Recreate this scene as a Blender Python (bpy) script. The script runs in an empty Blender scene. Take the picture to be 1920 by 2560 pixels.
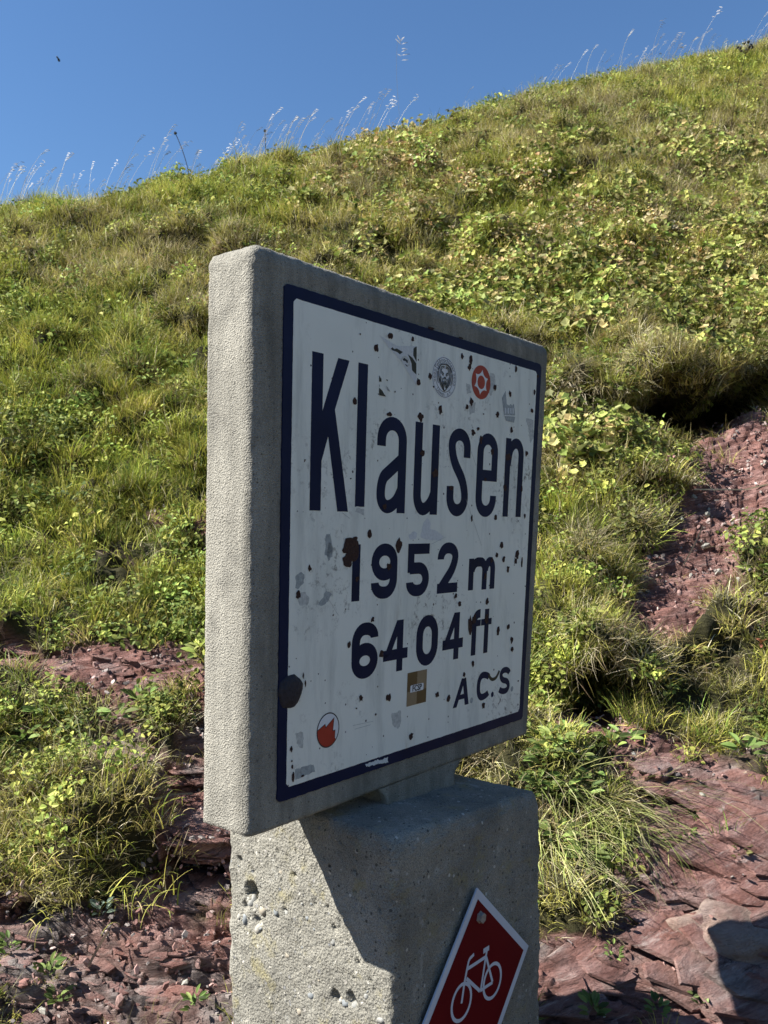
import bpy, bmesh, math, random
import numpy as np
from mathutils import Vector, Matrix, noise as mnoise

random.seed(7); rng = np.random.default_rng(7)
SC = bpy.context.scene
COL = SC.collection

# ------------------------------------------------------------------ camera, sky, sun, exposure
FPX = 2150.0                                   # focal length of the photograph in its own pixels (1920 x 2560)
cd = bpy.data.cameras.new('camera'); cam = bpy.data.objects.new('camera', cd); COL.objects.link(cam)
cam.location = (0, 0, 0); cam.rotation_euler = (math.radians(90) + .0027, 0, 0)
cd.sensor_fit = 'VERTICAL'; cd.sensor_height = 36; cd.lens = 36*FPX/2560
cd.clip_start = .05; cd.clip_end = 5000
cd.dof.use_dof = True; cd.dof.focus_distance = 1.75; cd.dof.aperture_fstop = 13
SC.camera = cam
SUN = Vector((-.724, -.102, .682)).normalized()
elev = math.asin(SUN.z); azim = math.atan2(SUN.x, SUN.y)
w = bpy.data.worlds.new('World'); SC.world = w; w.use_nodes = True
nt = w.node_tree; nt.nodes.clear()
sky = nt.nodes.new('ShaderNodeTexSky'); sky.sky_type = 'NISHITA'; sky.sun_disc = False
sky.sun_elevation = elev; sky.sun_rotation = azim; sky.altitude = 0
sky.air_density = 1.3; sky.dust_density = 0; sky.ozone_density = 10
bg = nt.nodes.new('ShaderNodeBackground'); bg.inputs['Strength'].default_value = .056
wo = nt.nodes.new('ShaderNodeOutputWorld')
nt.links.new(sky.outputs[0], bg.inputs[0]); nt.links.new(bg.outputs[0], wo.inputs[0])
sd = bpy.data.lights.new('sun', 'SUN'); so = bpy.data.objects.new('sun', sd); COL.objects.link(so)
sd.energy = 5.0; sd.angle = math.radians(.53); sd.color = (1, .955, .88)
so.rotation_euler = SUN.to_track_quat('Z', 'Y').to_euler()
SC.view_settings.view_transform = 'Standard'; SC.view_settings.look = 'None'
SC.view_settings.exposure = 1.34; SC.view_settings.gamma = 1
SC.view_settings.use_curve_mapping = False
SC.render.resolution_x = 768; SC.render.resolution_y = 1024

# ------------------------------------------------------------------ numpy noise
_tab = rng.random((256, 256)).astype(np.float64)
def vnoise(x, y):
    xi = np.floor(x).astype(int); yi = np.floor(y).astype(int); fx = x-xi; fy = y-yi
    fx = fx*fx*(3-2*fx); fy = fy*fy*(3-2*fy)
    a = _tab[xi & 255, yi & 255]; b = _tab[(xi+1) & 255, yi & 255]
    c = _tab[xi & 255, (yi+1) & 255]; d = _tab[(xi+1) & 255, (yi+1) & 255]
    return ((a*(1-fx)+b*fx)*(1-fy)+(c*(1-fx)+d*fx)*fy)*2-1
def fbm(x, y, oct=4, g=.5):
    s = 0; a = 1; t = 0
    for i in range(oct):
        s = s+a*vnoise(x*2**i+17.3*i, y*2**i-9.1*i); t += a; a *= g
    return s/t
def sstep(a, b, x):
    t = np.clip((x-a)/(b-a), 0, 1); return t*t*(3-2*t)

# ------------------------------------------------------------------ object helpers
def mesh_obj(name, verts, faces, mats, parent=None, smooth=False, mi=None, col=None):
    me = bpy.data.meshes.new(name); me.from_pydata([tuple(v) for v in verts], [], faces); me.update()
    for m in (mats if isinstance(mats, (list, tuple)) else [mats]): me.materials.append(m)
    if mi is not None: me.polygons.foreach_set('material_index', mi)
    if smooth: me.polygons.foreach_set('use_smooth', [True]*len(me.polygons))
    if col is not None:
        at = me.color_attributes.new('Col', 'FLOAT_COLOR', 'POINT')
        c = np.ones((len(verts), 4)); c[:, :3] = np.asarray(col)[:, :3]; at.data.foreach_set('color', c.ravel())
    o = bpy.data.objects.new(name, me); COL.objects.link(o)
    if parent is not None: o.parent = parent
    return o
def thing(name, label, cat, loc=(0, 0, 0), group=None):
    o = bpy.data.objects.new(name, None); COL.objects.link(o); o.location = loc; o.empty_display_size = .05
    return tag(o, label, cat, group)
def tag(o, label, cat=None, group=None, kind=None):
    o['label'] = label
    if cat: o['category'] = cat
    if group: o['group'] = group
    if kind: o['kind'] = kind
    return o

# ------------------------------------------------------------------ materials
class NT:
    def __init__(s, name):
        s.m = bpy.data.materials.new(name); s.m.use_nodes = True; s.t = s.m.node_tree
        s.b = s.t.nodes['Principled BSDF']; s.out = s.t.nodes['Material Output']
    def n(s, k, **p):
        o = s.t.nodes.new(k)
        for a, v in p.items():
            if a in ('inp',):
                for q, x in v.items(): o.inputs[q].default_value = x
            else: setattr(o, a, v)
        return o
    def l(s, a, b): s.t.links.new(a, b)
    def tc(s): return s.n('ShaderNodeTexCoord').outputs['Object']
    def noise(s, scale, detail=4, rough=.55, vec=None, dist=0):
        o = s.n('ShaderNodeTexNoise', inp={'Scale': scale, 'Detail': detail, 'Roughness': rough, 'Distortion': dist})
        s.l(vec if vec is not None else s.tc(), o.inputs['Vector']); return o.outputs['Fac']
    def vor(s, scale, vec=None, feature='F1', out='Distance', rnd=1):
        o = s.n('ShaderNodeTexVoronoi', feature=feature, inp={'Scale': scale, 'Randomness': rnd})
        s.l(vec if vec is not None else s.tc(), o.inputs['Vector']); return o.outputs[out]
    def ramp(s, fac, stops):
        r = s.n('ShaderNodeValToRGB'); e = r.color_ramp.elements
        while len(e) < len(stops): e.new(.5)
        for i, (p, c) in enumerate(stops):
            e[i].position = p; e[i].color = (*(c if isinstance(c, (tuple, list)) else (c, c, c)), 1)
        s.l(fac, r.inputs[0]); return r.outputs[0]
    def mix(s, fac, a, b, mode='MIX'):
        o = s.n('ShaderNodeMix', data_type='RGBA', blend_type=mode)
        for i, v in ((0, fac), (6, a), (7, b)):
            if hasattr(v, 'links') or hasattr(v, 'is_linked'): s.l(v, o.inputs[i])
            else: o.inputs[i].default_value = v if i == 0 else (*v, 1)
        return o.outputs[2]
    def bump(s, h, strength, dist, prev=None):
        o = s.n('ShaderNodeBump', inp={'Strength': strength, 'Distance': dist}); s.l(h, o.inputs['Height'])
        if prev is not None: s.l(prev, o.inputs['Normal'])
        return o.outputs['Normal']
    def fin(s, col, rough=.8, normal=None, spec=.3):
        if hasattr(col, 'links'): s.l(col, s.b.inputs['Base Color'])
        else: s.b.inputs['Base Color'].default_value = (*col, 1)
        s.b.inputs['Roughness'].default_value = rough; s.b.inputs['Specular IOR Level'].default_value = spec
        if normal is not None: s.l(normal, s.b.inputs['Normal'])
        return s.m
def map_vec(s, scale):
    m = s.n('ShaderNodeMapping'); m.inputs['Scale'].default_value = scale; s.l(s.tc(), m.inputs[0]); return m.outputs[0]

def bed_vec(s, scale):
    g = s.n('ShaderNodeNewGeometry'); r = s.n('ShaderNodeMapping'); r.inputs['Rotation'].default_value = (0, .20, .1); s.l(g.outputs['Position'], r.inputs[0])
    m = s.n('ShaderNodeMapping'); m.inputs['Scale'].default_value = scale; s.l(r.outputs[0], m.inputs[0]); return m.outputs[0]
def pos(s): return s.n('ShaderNodeNewGeometry').outputs['Position']

def mat_concrete(name, base, dark, grain, pore, lichen=0, streak=0):
    s = NT(name)
    big = s.noise(7, 5, .6); fine = s.noise(grain, 3, .65); spk = s.noise(grain*2.3, 2, .6)
    c = s.ramp(big, [(.3, dark), (.62, base)])
    c = s.mix(.75, c, s.ramp(spk, [(.32, (.22, .22, .21)), (.47, (.92, .92, .92)), (.55, (1.08, 1.07, 1.05)), (.70, (1.6, 1.56, 1.48))]), 'MULTIPLY')
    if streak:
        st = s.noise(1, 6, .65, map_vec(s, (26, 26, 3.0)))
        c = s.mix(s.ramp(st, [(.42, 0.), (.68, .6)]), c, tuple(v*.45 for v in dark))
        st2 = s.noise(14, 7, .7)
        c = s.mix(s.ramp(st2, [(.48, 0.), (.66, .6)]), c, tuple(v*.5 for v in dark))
    if lichen:
        lc = s.noise(16, 6, .7)
        c = s.mix(s.ramp(lc, [(.56, 0.), (.68, .45)]), c, (.30, .26, .10))
        lw = s.noise(11, 5, .7, map_vec(s, (1, 1.7, 1.3)))
        c = s.mix(s.ramp(lw, [(.6, 0.), (.68, .5)]), c, (.46, .46, .42))
        # small pebbles showing in the surface
        pv = s.vor(110); pc = s.vor(110, out='Color')
        sel = s.n('ShaderNodeSeparateColor'); s.l(pc, sel.inputs[0])
        mk = s.n('ShaderNodeMath', operation='GREATER_THAN', inp={1: .90}); s.l(sel.outputs[0], mk.inputs[0])
        mk2 = s.n('ShaderNodeMath', operation='LESS_THAN', inp={1: .33}); s.l(pv, mk2.inputs[0])
        mm = s.n('ShaderNodeMath', operation='MULTIPLY'); s.l(mk.outputs[0], mm.inputs[0]); s.l(mk2.outputs[0], mm.inputs[1])
        pcol = s.ramp(sel.outputs[1], [(.0, (.16, .17, .18)), (.5, (.33, .31, .28)), (.9, (.5, .48, .42))])
        c = s.mix(mm.outputs[0], c, pcol)
    # pores: dark little holes
    pr = s.vor(pore); pcl = s.vor(pore, out='Color'); q = s.n('ShaderNodeSeparateColor'); s.l(pcl, q.inputs[0])
    rad = s.n('ShaderNodeMapRange', inp={1: .72, 2: 1, 3: 0, 4: .36}); s.l(q.outputs[0], rad.inputs[0])
    hole = s.n('ShaderNodeMath', operation='LESS_THAN'); s.l(pr, hole.inputs[0]); s.l(rad.outputs[0], hole.inputs[1])
    hd = s.n('ShaderNodeMath', operation='SUBTRACT', inp={0: 1.}); s.l(hole.outputs[0], hd.inputs[1])
    n1 = s.bump(hd.outputs[0], .8, .003)
    n2 = s.bump(fine, 1., .0034 if lichen else .0019, n1)
    n3 = s.bump(s.vor(grain*.9), .9, .0016, n2)
    c = s.mix(hole.outputs[0], c, tuple(v*.6 for v in dark))
    return s.fin(c, .92, n3, .2)
M = {}
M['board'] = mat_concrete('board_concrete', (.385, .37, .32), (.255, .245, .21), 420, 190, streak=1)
M['post'] = mat_concrete('post_concrete', (.295, .285, .245), (.155, .15, .13), 240, 130, lichen=1)
def simple(name, col, rough=.5, var=.12, sc=40, bump=0, spec=.3):
    s = NT(name); f = s.noise(sc, 5, .65)
    c = s.ramp(f, [(.3, tuple(v*(1-var) for v in col)), (.7, tuple(min(1, v*(1+var)) for v in col))])
    nn = s.bump(f, .6, bump) if bump else None
    return s.fin(c, rough, nn, spec)
s = NT('white_enamel')
c = s.ramp(s.noise(5, 6, .6), [(.3, (.74, .76, .69)), (.7, (.83, .84, .77))])
g1 = s.noise(60, 8, .8); g2 = s.noise(6.5, 3, .5)
mask = s.mix(1, s.ramp(g1, [(.53, 0.), (.62, 1.)]), s.ramp(g2, [(.52, 0.), (.68, 1.)]), 'MULTIPLY')
c = s.mix(mask, c, (.22, .21, .19))
g3 = s.noise(3.2, 6, .7, map_vec(s, (6, 6, 1)))
c = s.mix(s.ramp(g3, [(.50, 0.), (.72, .45)]), c, (.33, .35, .33))
c = s.mix(s.ramp(s.noise(2.3, 7, .75, map_vec(s, (9, 9, 2.2))), [(.60, 0.), (.74, .35)]), c, (.30, .24, .17))
g4 = s.vor(95); g5 = s.n('ShaderNodeSeparateColor'); s.l(s.vor(95, out='Color'), g5.inputs[0])
r_ = s.n('ShaderNodeMapRange', inp={1: .86, 2: 1, 3: 0, 4: .22}); s.l(g5.outputs[0], r_.inputs[0])
k_ = s.n('ShaderNodeMath', operation='LESS_THAN'); s.l(g4, k_.inputs[0]); s.l(r_.outputs[0], k_.inputs[1])
c = s.mix(k_.outputs[0], c, (.10, .08, .08))
M['white'] = s.fin(c, .45, None, .3)
s = NT('navy_enamel'); c = s.ramp(s.noise(9, 6, .6), [(.3, (.005, .009, .036)), (.7, (.010, .016, .056))])
c = s.mix(s.ramp(s.noise(120, 6, .8), [(.68, 0.), (.74, .5)]), c, (.2, .21, .22)); M['navy'] = s.fin(c, .5, None, .12)
M['rust'] = simple('rust_scar', (.05, .026, .020), .9, .5, 300, .002)
M['residue'] = simple('glue_residue', (.50, .51, .48), .7, .25, 200)
M['residue_light'] = simple('paper_residue', (.62, .64, .64), .8, .1, 200)
M['worn'] = simple('worn_enamel', (.34, .37, .37), .6, .3, 180)
M['s_white'] = simple('sticker_white', (.70, .72, .74), .4, .04)
M['s_black'] = simple('sticker_black', (.015, .017, .024), .4, .1)
M['s_red'] = simple('sticker_red', (.36, .035, .02), .4, .12)
M['s_brown'] = simple('sticker_brown', (.13, .08, .035), .4, .1)
M['s_tan'] = simple('sticker_tan', (.27, .20, .12), .4, .1)
M['s_dark'] = simple('sticker_dark', (.03, .03, .02), .5, .3)
M['sign_red'] = simple('sign_red', (.115, .003, .005), .5, .1, 12, 0, .12)
M['bolt_dark'] = simple('bolt_dark', (.032, .028, .034), .7, .4, 200, .002)
s = NT('sign_white'); c = s.ramp(s.noise(9, 4, .6), [(.3, (.50, .55, .62)), (.7, (.60, .64, .70))])
c = s.mix(s.ramp(s.noise(1, 7, .8, map_vec(s, (420, 420, 160))), [(.66, 0.), (.70, .8)]), c, (.10, .06, .06)); M['sign_white'] = s.fin(c, .4, None, .4)
M['steel'] = simple('bolt_steel', (.30, .26, .22), .5, .25, 200, .001)
def pebm(n, c): return simple(n, c, .8, .25, 90, .002)
M['peb'] = [pebm('pebble_grey', (.27, .27, .25)), pebm('pebble_pale', (.35, .335, .29)), pebm('pebble_blue', (.20, .215, .22)), pebm('pebble_tan', (.36, .32, .25))]

# ------------------------------------------------------------------ where things stand (solved from the photograph)
TH, X0, Y0, Z0 = .6696, -.165, 1.3182, -.4422
W_, H_, ML, MR, MT, MB, T_ = .7956, .80, .0590, .0385, .0510, .0425, .1085
LN, LU, SH = .003, -.016, .0905
uu = Vector((math.sin(TH), math.cos(TH), 0)); nn_ = Vector((math.cos(TH), -math.sin(TH), 0)); zz = Vector((0, 0, 1))
v1 = zz*math.cos(LN)+nn_*math.sin(LN); N3 = nn_*math.cos(LN)-zz*math.sin(LN)
U3 = uu*math.cos(LU)+v1*math.sin(LU); V3 = v1*math.cos(LU)-uu*math.sin(LU)
O3 = Vector((X0, Y0, Z0))
def BP(s, h, w):                                # point of the board: s along, h up, w out of its face
    return O3+U3*(s*(1+SH*(h/H_-.5)))+N3*w+V3*h
ZT = -.505                                       # top of the post
THP = .685
pu = Vector((math.sin(THP), math.cos(THP), 0)); pn = Vector((math.cos(THP), -math.sin(THP), 0))
Cb = Vector((X0, Y0, 0))+uu*(W_/2)-nn_*(T_/2); CF = .19
F0 = Cb+pn*CF
def ksolve(A, d, px):
    k = (px-960)/FPX; return -(A.x-k*A.y)/(d.x-k*d.y)
PA = ksolve(F0, pu, 986); PB = ksolve(F0, pu, 1355); PW = PB-PA
PO = F0+pu*PA; PD = ksolve(PO, -pn, 566)
def PP(s, w, z): return PO+pu*s+pn*w+zz*z        # point of the post: s along its front, w out of it, z height
def plate_pt(px, py):                            # same, on the plane of the bolted plate
    Q = PO+pn*.0117; s = ksolve(Q, pu, px); P = Q+pu*s; return s, (.0027-(py-1280)/FPX)*P.y
def front_pt(px, py):                            # photograph point on the post's front face -> (s, z)
    s = ksolve(PO, pu, px); P = PO+pu*s; return s, (.0027-(py-1280)/FPX)*P.y
def side_pt(px, py):                             # photograph point on the post's left face -> (w, z)
    t = ksolve(PO, -pn, px); P = PO-pn*t; return -t, (.0027-(py-1280)/FPX)*P.y
def panel_pt(px, py):                            # photograph point on the enamel panel -> (s, h)
    d = Vector(((px-960)/FPX, 1, -(py-1280)/FPX+.0027)); k = O3.dot(N3)/d.dot(N3); Q = d*k-O3
    h = Q.dot(V3); return Q.dot(U3)/(1+SH*(h/H_-.5)), h
GROUND = -1.52

# ------------------------------------------------------------------ rounded, roughened concrete block
def rough_block(name, a0, a1, b0, b1, c0, c1, r, step, mapf, disp, mat, parent, axes_step=None):
    vs = []; fs = []; key = {}
    lo = (a0, b0, c0); hi = (a1, b1, c1)
    def add(p):
        k = (round(p[0], 5), round(p[1], 5), round(p[2], 5))
        if k not in key: key[k] = len(vs); vs.append(p)
        return key[k]
    st = axes_step or (step, step, step)
    num = [max(2, int(round((hi[i]-lo[i])/st[i]))) for i in range(3)]
    for ax in range(3):
        i, j = [(1, 2), (2, 0), (0, 1)][ax]
        for side in (0, 1):
            idx = np.zeros((num[i]+1, num[j]+1), int)
            for p in range(num[i]+1):
                for q in range(num[j]+1):
                    P = [0, 0, 0]; P[ax] = hi[ax] if side else lo[ax]
                    P[i] = lo[i]+(hi[i]-lo[i])*p/num[i]; P[j] = lo[j]+(hi[j]-lo[j])*q/num[j]
                    idx[p, q] = add(tuple(P))
            for p in range(num[i]):
                for q in range(num[j]):
                    f = (idx[p, q], idx[p+1, q], idx[p+1, q+1], idx[p, q+1])
                    fs.append(f if side else f[::-1])
    rl, rh = (np.array([r]*3), np.array([r]*3)) if not isinstance(r, tuple) else (np.array(r[0]), np.array(r[1]))
    V = np.array(vs); L = np.array(lo)+rl; Hh = np.array(hi)-rh
    inner = np.clip(V, L, Hh); d = V-inner; rad = np.where(d < 0, rl, rh); d = d/rad; ln = np.linalg.norm(d, axis=1); ln[ln == 0] = 1
    nrm = d/ln[:, None]; on = inner+nrm*rad; nrm = nrm/rad; nrm /= np.maximum(np.linalg.norm(nrm, axis=1), 1e-9)[:, None]
    out = []
    for k in range(len(on)):
        n = nrm[k]; p = on[k]; dd = disp(Vector(p), Vector(n)); out.append(mapf(*(p+n*dd)))
    return mesh_obj(name, out, fs, mat, parent, smooth=True)
def nz(p, sc, off=0): return mnoise.noise(Vector((p[0]*sc+off, p[1]*sc-off, p[2]*sc+off*.7)))

sign = thing('pass_sign', 'tall concrete pass marker whose board reads Klausen 1952 m 6404 ft', 'sign', (PO+pu*PW/2-pn*PD/2+zz*GROUND))
bpy.context.view_layer.update()
def under(parent, name, verts, faces, mats, **k):
    off = parent['_o'] if '_o' in parent.keys() else parent.location
    return mesh_obj(name, [Vector(v)-Vector(off) for v in verts], faces, mats, parent, **k)
SO = Vector(sign.location)
# board
def bdisp(p, n):
    edge = 1 if max(abs(n.x), abs(n.y), abs(n.z)) < .98 else 0
    g = mnoise.fractal(Vector((p.x, p.y, p.z))*130, 1, 2, 3)*.0006
    if n.z > .55 or n.x < -.3 and p.z > .8: g += mnoise.fractal(Vector((p.x, p.y, p.z))*85, 1, 2, 3)*.0016
    if abs(n.y) > .9: g *= .35
    if edge: g += nz(p, 30)*.0009+nz(p, 160, 4)*.0008-.0005
    g += nz(p, 6)*.0010
    return g
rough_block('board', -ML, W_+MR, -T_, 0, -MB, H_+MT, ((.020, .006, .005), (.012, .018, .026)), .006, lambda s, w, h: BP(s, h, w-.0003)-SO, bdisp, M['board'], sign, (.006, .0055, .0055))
# throat between board and post, with a flared (filleted) right and left end
ts0, _ = panel_pt(968, 1985); ts1, _ = panel_pt(1137, 1915)
tv = []; tf = []; nS = 46; nH = 16; zb_ = -.565
zrel = lambda s: (BP(s, -MB, 0).z-zb_)
ring = []
for j in range(nH+1):
    t = j/nH
    fl = .028*max(0, 1-(1-t)/.45)**2 if t > .55 else 0
    a, b = ts0-fl, ts1+fl; row = []
    loop = [(a+(b-a)*i/nS, -.0015) for i in range(nS+1)]+[(b, -.0015-(T_-.003)*i/8) for i in range(1, 9)]+[(b-(b-a)*i/nS, -T_+.0015) for i in range(1, nS+1)]+[(a, -T_+.0015+(T_-.003)*i/8) for i in range(1, 8)]
    for (s_, w_) in loop:
        top = BP(s_, -MB+.004, w_); P = Vector((top.x, top.y, zb_+(top.z-zb_)*t))
        k = mnoise.fractal(P*50, 1, 2, 3)*.0018+(.004*max(0, mnoise.noise(P*18)) if t < .3 else 0)
        row.append(len(tv)); tv.append(P+N3*(k if w_ > -T_/2 else -k)-SO)
    ring.append(row)
for j in range(nH):
    m = len(ring[0])
    for i in range(m): tf.append((ring[j][i], ring[j][(i+1) % m], ring[j+1][(i+1) % m], ring[j+1][i]))
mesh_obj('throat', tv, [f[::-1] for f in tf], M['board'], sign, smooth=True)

# post with real pits in its sunlit side
z5 = lambda x, y: side_pt(480+x/1.843, 1900+y/1.843)
pits = [(275, 600, .017, .016, .03), (283, 632, .010, .01, .018), (220, 455, .006, .006, .012), (281, 507, .004, .004, .008), (475, 530, .0055, .006, .009),
        (397, 418, .004, .004, .008), (428, 693, .005, .005, .009), (625, 675, .004, .005, .008), (655, 772, .0055, .005, .01), (660, 1085, .010, .011, .014),
        (735, 1100, .011, .013, .012), (760, 932, .004, .004, .008), (300, 735, .012, .008, .010), (563, 665, .004, .004, .006), (395, 715, .004, .006, .006),
        (285, 432, .003, .003, .006), (245, 665, .006, .007, .01), (520, 735, .005, .004, .006), (742, 998, .003, .003, .006), (415, 548, .003, .003, .006), (683, 745, .003, .004, .006), (325, 700, .006, .008, .01)]
pits = [(*z5(a, b), c, d, e) for a, b, c, d, e in pits]
for i in range(46): pits.append((-random.uniform(.02, PD-.02), ZT-random.uniform(.03, .34), random.uniform(.0018, .0042), random.uniform(.0018, .004), random.uniform(.003, .007)))
def pdisp(p, n):
    g = mnoise.fractal(Vector(p)*70, 1, 2, 3)*.0016+nz(p, 9)*.003+mnoise.fractal(Vector(p)*22, 1, 2, 2)*.0016
    if p.z < -1.0: return g
    if n.x < -.6 and p.z > -1.0:
        for (wc, zc, rx, rz, dp) in pits:
            dx = (p.y-wc)/rx; dz = (p.z-zc)/rz
            if abs(dx) < 1.5 and abs(dz) < 1.5:
                q = math.sqrt(dx*dx+dz*dz)+nz(p, 160)*.35
                if q < 1: g -= dp*min(1, (1-q)*2.2)
    if max(abs(n.x), abs(n.y), abs(n.z)) < .97: g += nz(p, 35)*.003+nz(p, 90)*.0016
    return g
def pmap(s, w, z):
    k = 1-.05*max(0, min(.35, ZT-.15-z))
    if z > ZT-.3: z -= .085*s*(z-ZT+.3)/.3
    return PP(s, w*k, z)-SO
zmid = -1.0
rough_block('post', 0, PW, -PD, 0, GROUND-.25, ZT, ((.018, .020, .05), (.020, .018, .036)), .005, pmap, pdisp, M['post'], sign, (.006, .0034, .0038))
postobj = [o for o in sign.children if o.name == 'post'][0]
# pebbles set in the side face
def blob(c, rx, ry, rz, seed, nrm=None, sub=1):
    bm = bmesh.new(); bmesh.ops.create_icosphere(bm, subdivisions=sub, radius=1)
    rnd = random.Random(seed); q = Matrix.Rotation(rnd.uniform(0, 6.28), 3, (rnd.uniform(-1, 1), rnd.uniform(-1, 1), rnd.uniform(-1, 1)+.01)) if seed != 77 else Matrix.Identity(3)
    for v in bm.verts:
        d = 1+.45*mnoise.noise(v.co*1.3+Vector((seed*1.7, 0, seed)))
        v.co = Vector((v.co.x*rx*d, v.co.y*ry*d, v.co.z*rz*d))
        v.co = q @ v.co
    vs = [v.co+Vector(c) for v in bm.verts]; fs = [[v.index for v in f.verts] for f in bm.faces]; bm.free(); return vs, fs
pebs = [(268, 655, .011), (290, 690, .009), (240, 735, .012), (325, 695, .011), (420, 715, .012), (300, 775, .010), (530, 728, .007), (440, 895, .008), (650, 835, .010), (540, 945, .006), (700, 1115, .011), (690, 1095, .006), (745, 1130, .008), (215, 720, .008), (545, 1085, .009), (495, 1150, .011), (180, 470, .009), (172, 505, .006), (168, 690, .006), (166, 730, .005), (800, 1085, .007), (355, 1090, .006), (385, 700, .007), (410, 520, .009), (870, 1195, .009)]
k = 0
for (x, y, r_) in pebs+[(random.uniform(175, 900), random.uniform(380, 1210), random.uniform(.0025, .005)) for _ in range(60)]:
    if x > 560+(y-400)*.5 and y < 920 or x < 186: continue
    w0, zc = z5(x, y); kk = 1-.05*max(0, min(.35, ZT-.15-zc))
    P = PP(0, w0*kk, zc); inset = .62*r_ if k < 25 else .7*r_
    vs, fs = blob((P+pu*inset)-SO, r_, r_*random.uniform(.7, 1.1), r_*random.uniform(.6, .9), k+3, sub=2 if r_ > .006 else 1)
    mesh_obj('pebble', vs, fs, M['peb'][k % 4 if k < 25 else random.randrange(4)], postobj, smooth=True); k += 1

# ------------------------------------------------------------------ flat lettering kit
def seg_round(pts, r, closed=False):
    out = []; n = len(pts)
    for i in range(n):
        if not closed and i in (0, n-1): out.append(Vector(pts[i])); continue
        a = Vector(pts[i-1]); b = Vector(pts[i]); c = Vector(pts[(i+1) % n])
        la = (a-b).length; lc = (c-b).length; fa = .5 if (closed or i-1 > 0) else .98; fc = .5 if (closed or i+1 < n-1) else .98
        ra = min(r, la*fa); rc = min(r, lc*fc)
        p0 = b+(a-b).normalized()*ra; p3 = b+(c-b).normalized()*rc; p1 = p0+(b-p0)*.56; p2 = p3+(b-p3)*.56
        for t in [q/7 for q in range(8)]:
            out.append(p0*(1-t)**3+p1*3*t*(1-t)**2+p2*3*t*t*(1-t)+p3*t**3)
    res = [out[0]]
    for p in out[1:]:
        if (p-res[-1]).length > 1e-5: res.append(p)
    if closed and (res[0]-res[-1]).length < 1e-4: res.pop()
    return res
class Flat:
    """flat shapes in a plane; P2 maps (a, b, out) to the world"""
    def __init__(s, P2, base): s.P2 = P2; s.v = []; s.f = []; s.mi = []; s.w = base; s.ms = []
    def m(s, mat):
        if mat not in s.ms: s.ms.append(mat)
        return s.ms.index(mat)
    def poly(s, pts, mat, w=None, rough=0, sub=0):
        if w is None: w = s.w; s.w += .00004
        pts = [Vector(p) for p in pts]
        if sub:
            q = []
            for i, p in enumerate(pts):
                n = pts[(i+1) % len(pts)]; m = max(1, int((n-p).length/sub)); q += [p.lerp(n, t/m) for t in range(m)]
            pts = q
        if rough: pts = [p+Vector((mnoise.noise(Vector((p.x*150, p.y*150, 1)))+.6*mnoise.noise(Vector((p.x*420, p.y*420, 1))), mnoise.noise(Vector((p.x*150, p.y*150, 7)))+.6*mnoise.noise(Vector((p.x*420, p.y*420, 7)))))*rough for p in pts]
        from mathutils.geometry import tessellate_polygon
        tri = tessellate_polygon([[p.to_3d() for p in pts]])
        o = len(s.v); s.v += [s.P2(p.x, p.y, w) for p in pts]
        for t in tri:
            A, B, C = [pts[i] for i in t]
            t = list(t)
            if (B-A).cross(C-A) < 0: t = t[::-1]
            s.f.append([o+i for i in t]); s.mi.append(s.m(mat))
    def stroke(s, pts, wd, mat, r=.02, closed=False, w=None):
        if w is None: w = s.w; s.w += .00004
        p = seg_round(pts, r, closed) if r else [Vector(q) for q in pts]
        n = len(p); L = []; Rr = []
        for i in range(n):
            a = p[i-1] if (i > 0 or closed) else None; c = p[(i+1) % n] if (i < n-1 or closed) else None
            d1 = (p[i]-a).normalized() if a is not None else None; d2 = (c-p[i]).normalized() if c is not None else None
            d = (d1+d2).normalized() if d1 is not None and d2 is not None else (d1 if d1 is not None else d2)
            nn = Vector((-d.y, d.x)); k = 1
            if d1 is not None and d2 is not None:
                k = 1/max(.5, nn.dot(Vector((-d1.y, d1.x))))
            L.append(p[i]+nn*wd/2*k); Rr.append(p[i]-nn*wd/2*k)
        o = len(s.v)
        for i in range(n): s.v += [s.P2(L[i].x, L[i].y, w), s.P2(Rr[i].x, Rr[i].y, w)]
        for i in range(n if closed else n-1):
            j = (i+1) % n; s.f.append([o+2*i, o+2*i+1, o+2*j+1, o+2*j]); s.mi.append(s.m(mat))
    def rect(s, x0, x1, y0, y1, mat, **k): s.poly([(x0, y0), (x1, y0), (x1, y1), (x0, y1)], mat, **k)
    def disc(s, x, y, r, mat, n=40, w=None, a0=0, ry=None):
        s.poly([(x+r*math.cos(a0+6.28319*i/n), y+(ry or r)*math.sin(a0+6.28319*i/n)) for i in range(n)], mat, w=w)
    def ringp(s, x, y, r, wd, mat, n=48, w=None): s.stroke([(x+r*math.cos(6.28319*i/n), y+r*math.sin(6.28319*i/n)) for i in range(n)], wd, mat, r=0, closed=True, w=w)
    def text(s, body, size, place, mat):
        cu = bpy.data.curves.new('t', 'FONT'); cu.body = body; cu.size = size; cu.align_x = 'CENTER'; cu.resolution_u = 3
        o = bpy.data.objects.new('t', cu); COL.objects.link(o); bpy.context.view_layer.update()
        me = o.to_mesh(); w = s.w; s.w += .00004; off = len(s.v)
        for v in me.vertices: a, b = place(v.co.x, v.co.y); s.v.append(s.P2(a, b, w))
        for f in me.polygons: s.f.append([off+i for i in f.vertices]); s.mi.append(s.m(mat))
        o.to_mesh_clear(); bpy.data.objects.remove(o); bpy.data.curves.remove(cu)
    def build(s, name, parent, label=None):
        o = mesh_obj(name, [Vector(v)-SO for v in s.v], s.f, s.ms, parent, mi=s.mi)
        if label: o['label'] = label
        return o
PB2 = lambda a, b, w: BP(a, b, w)

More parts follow.
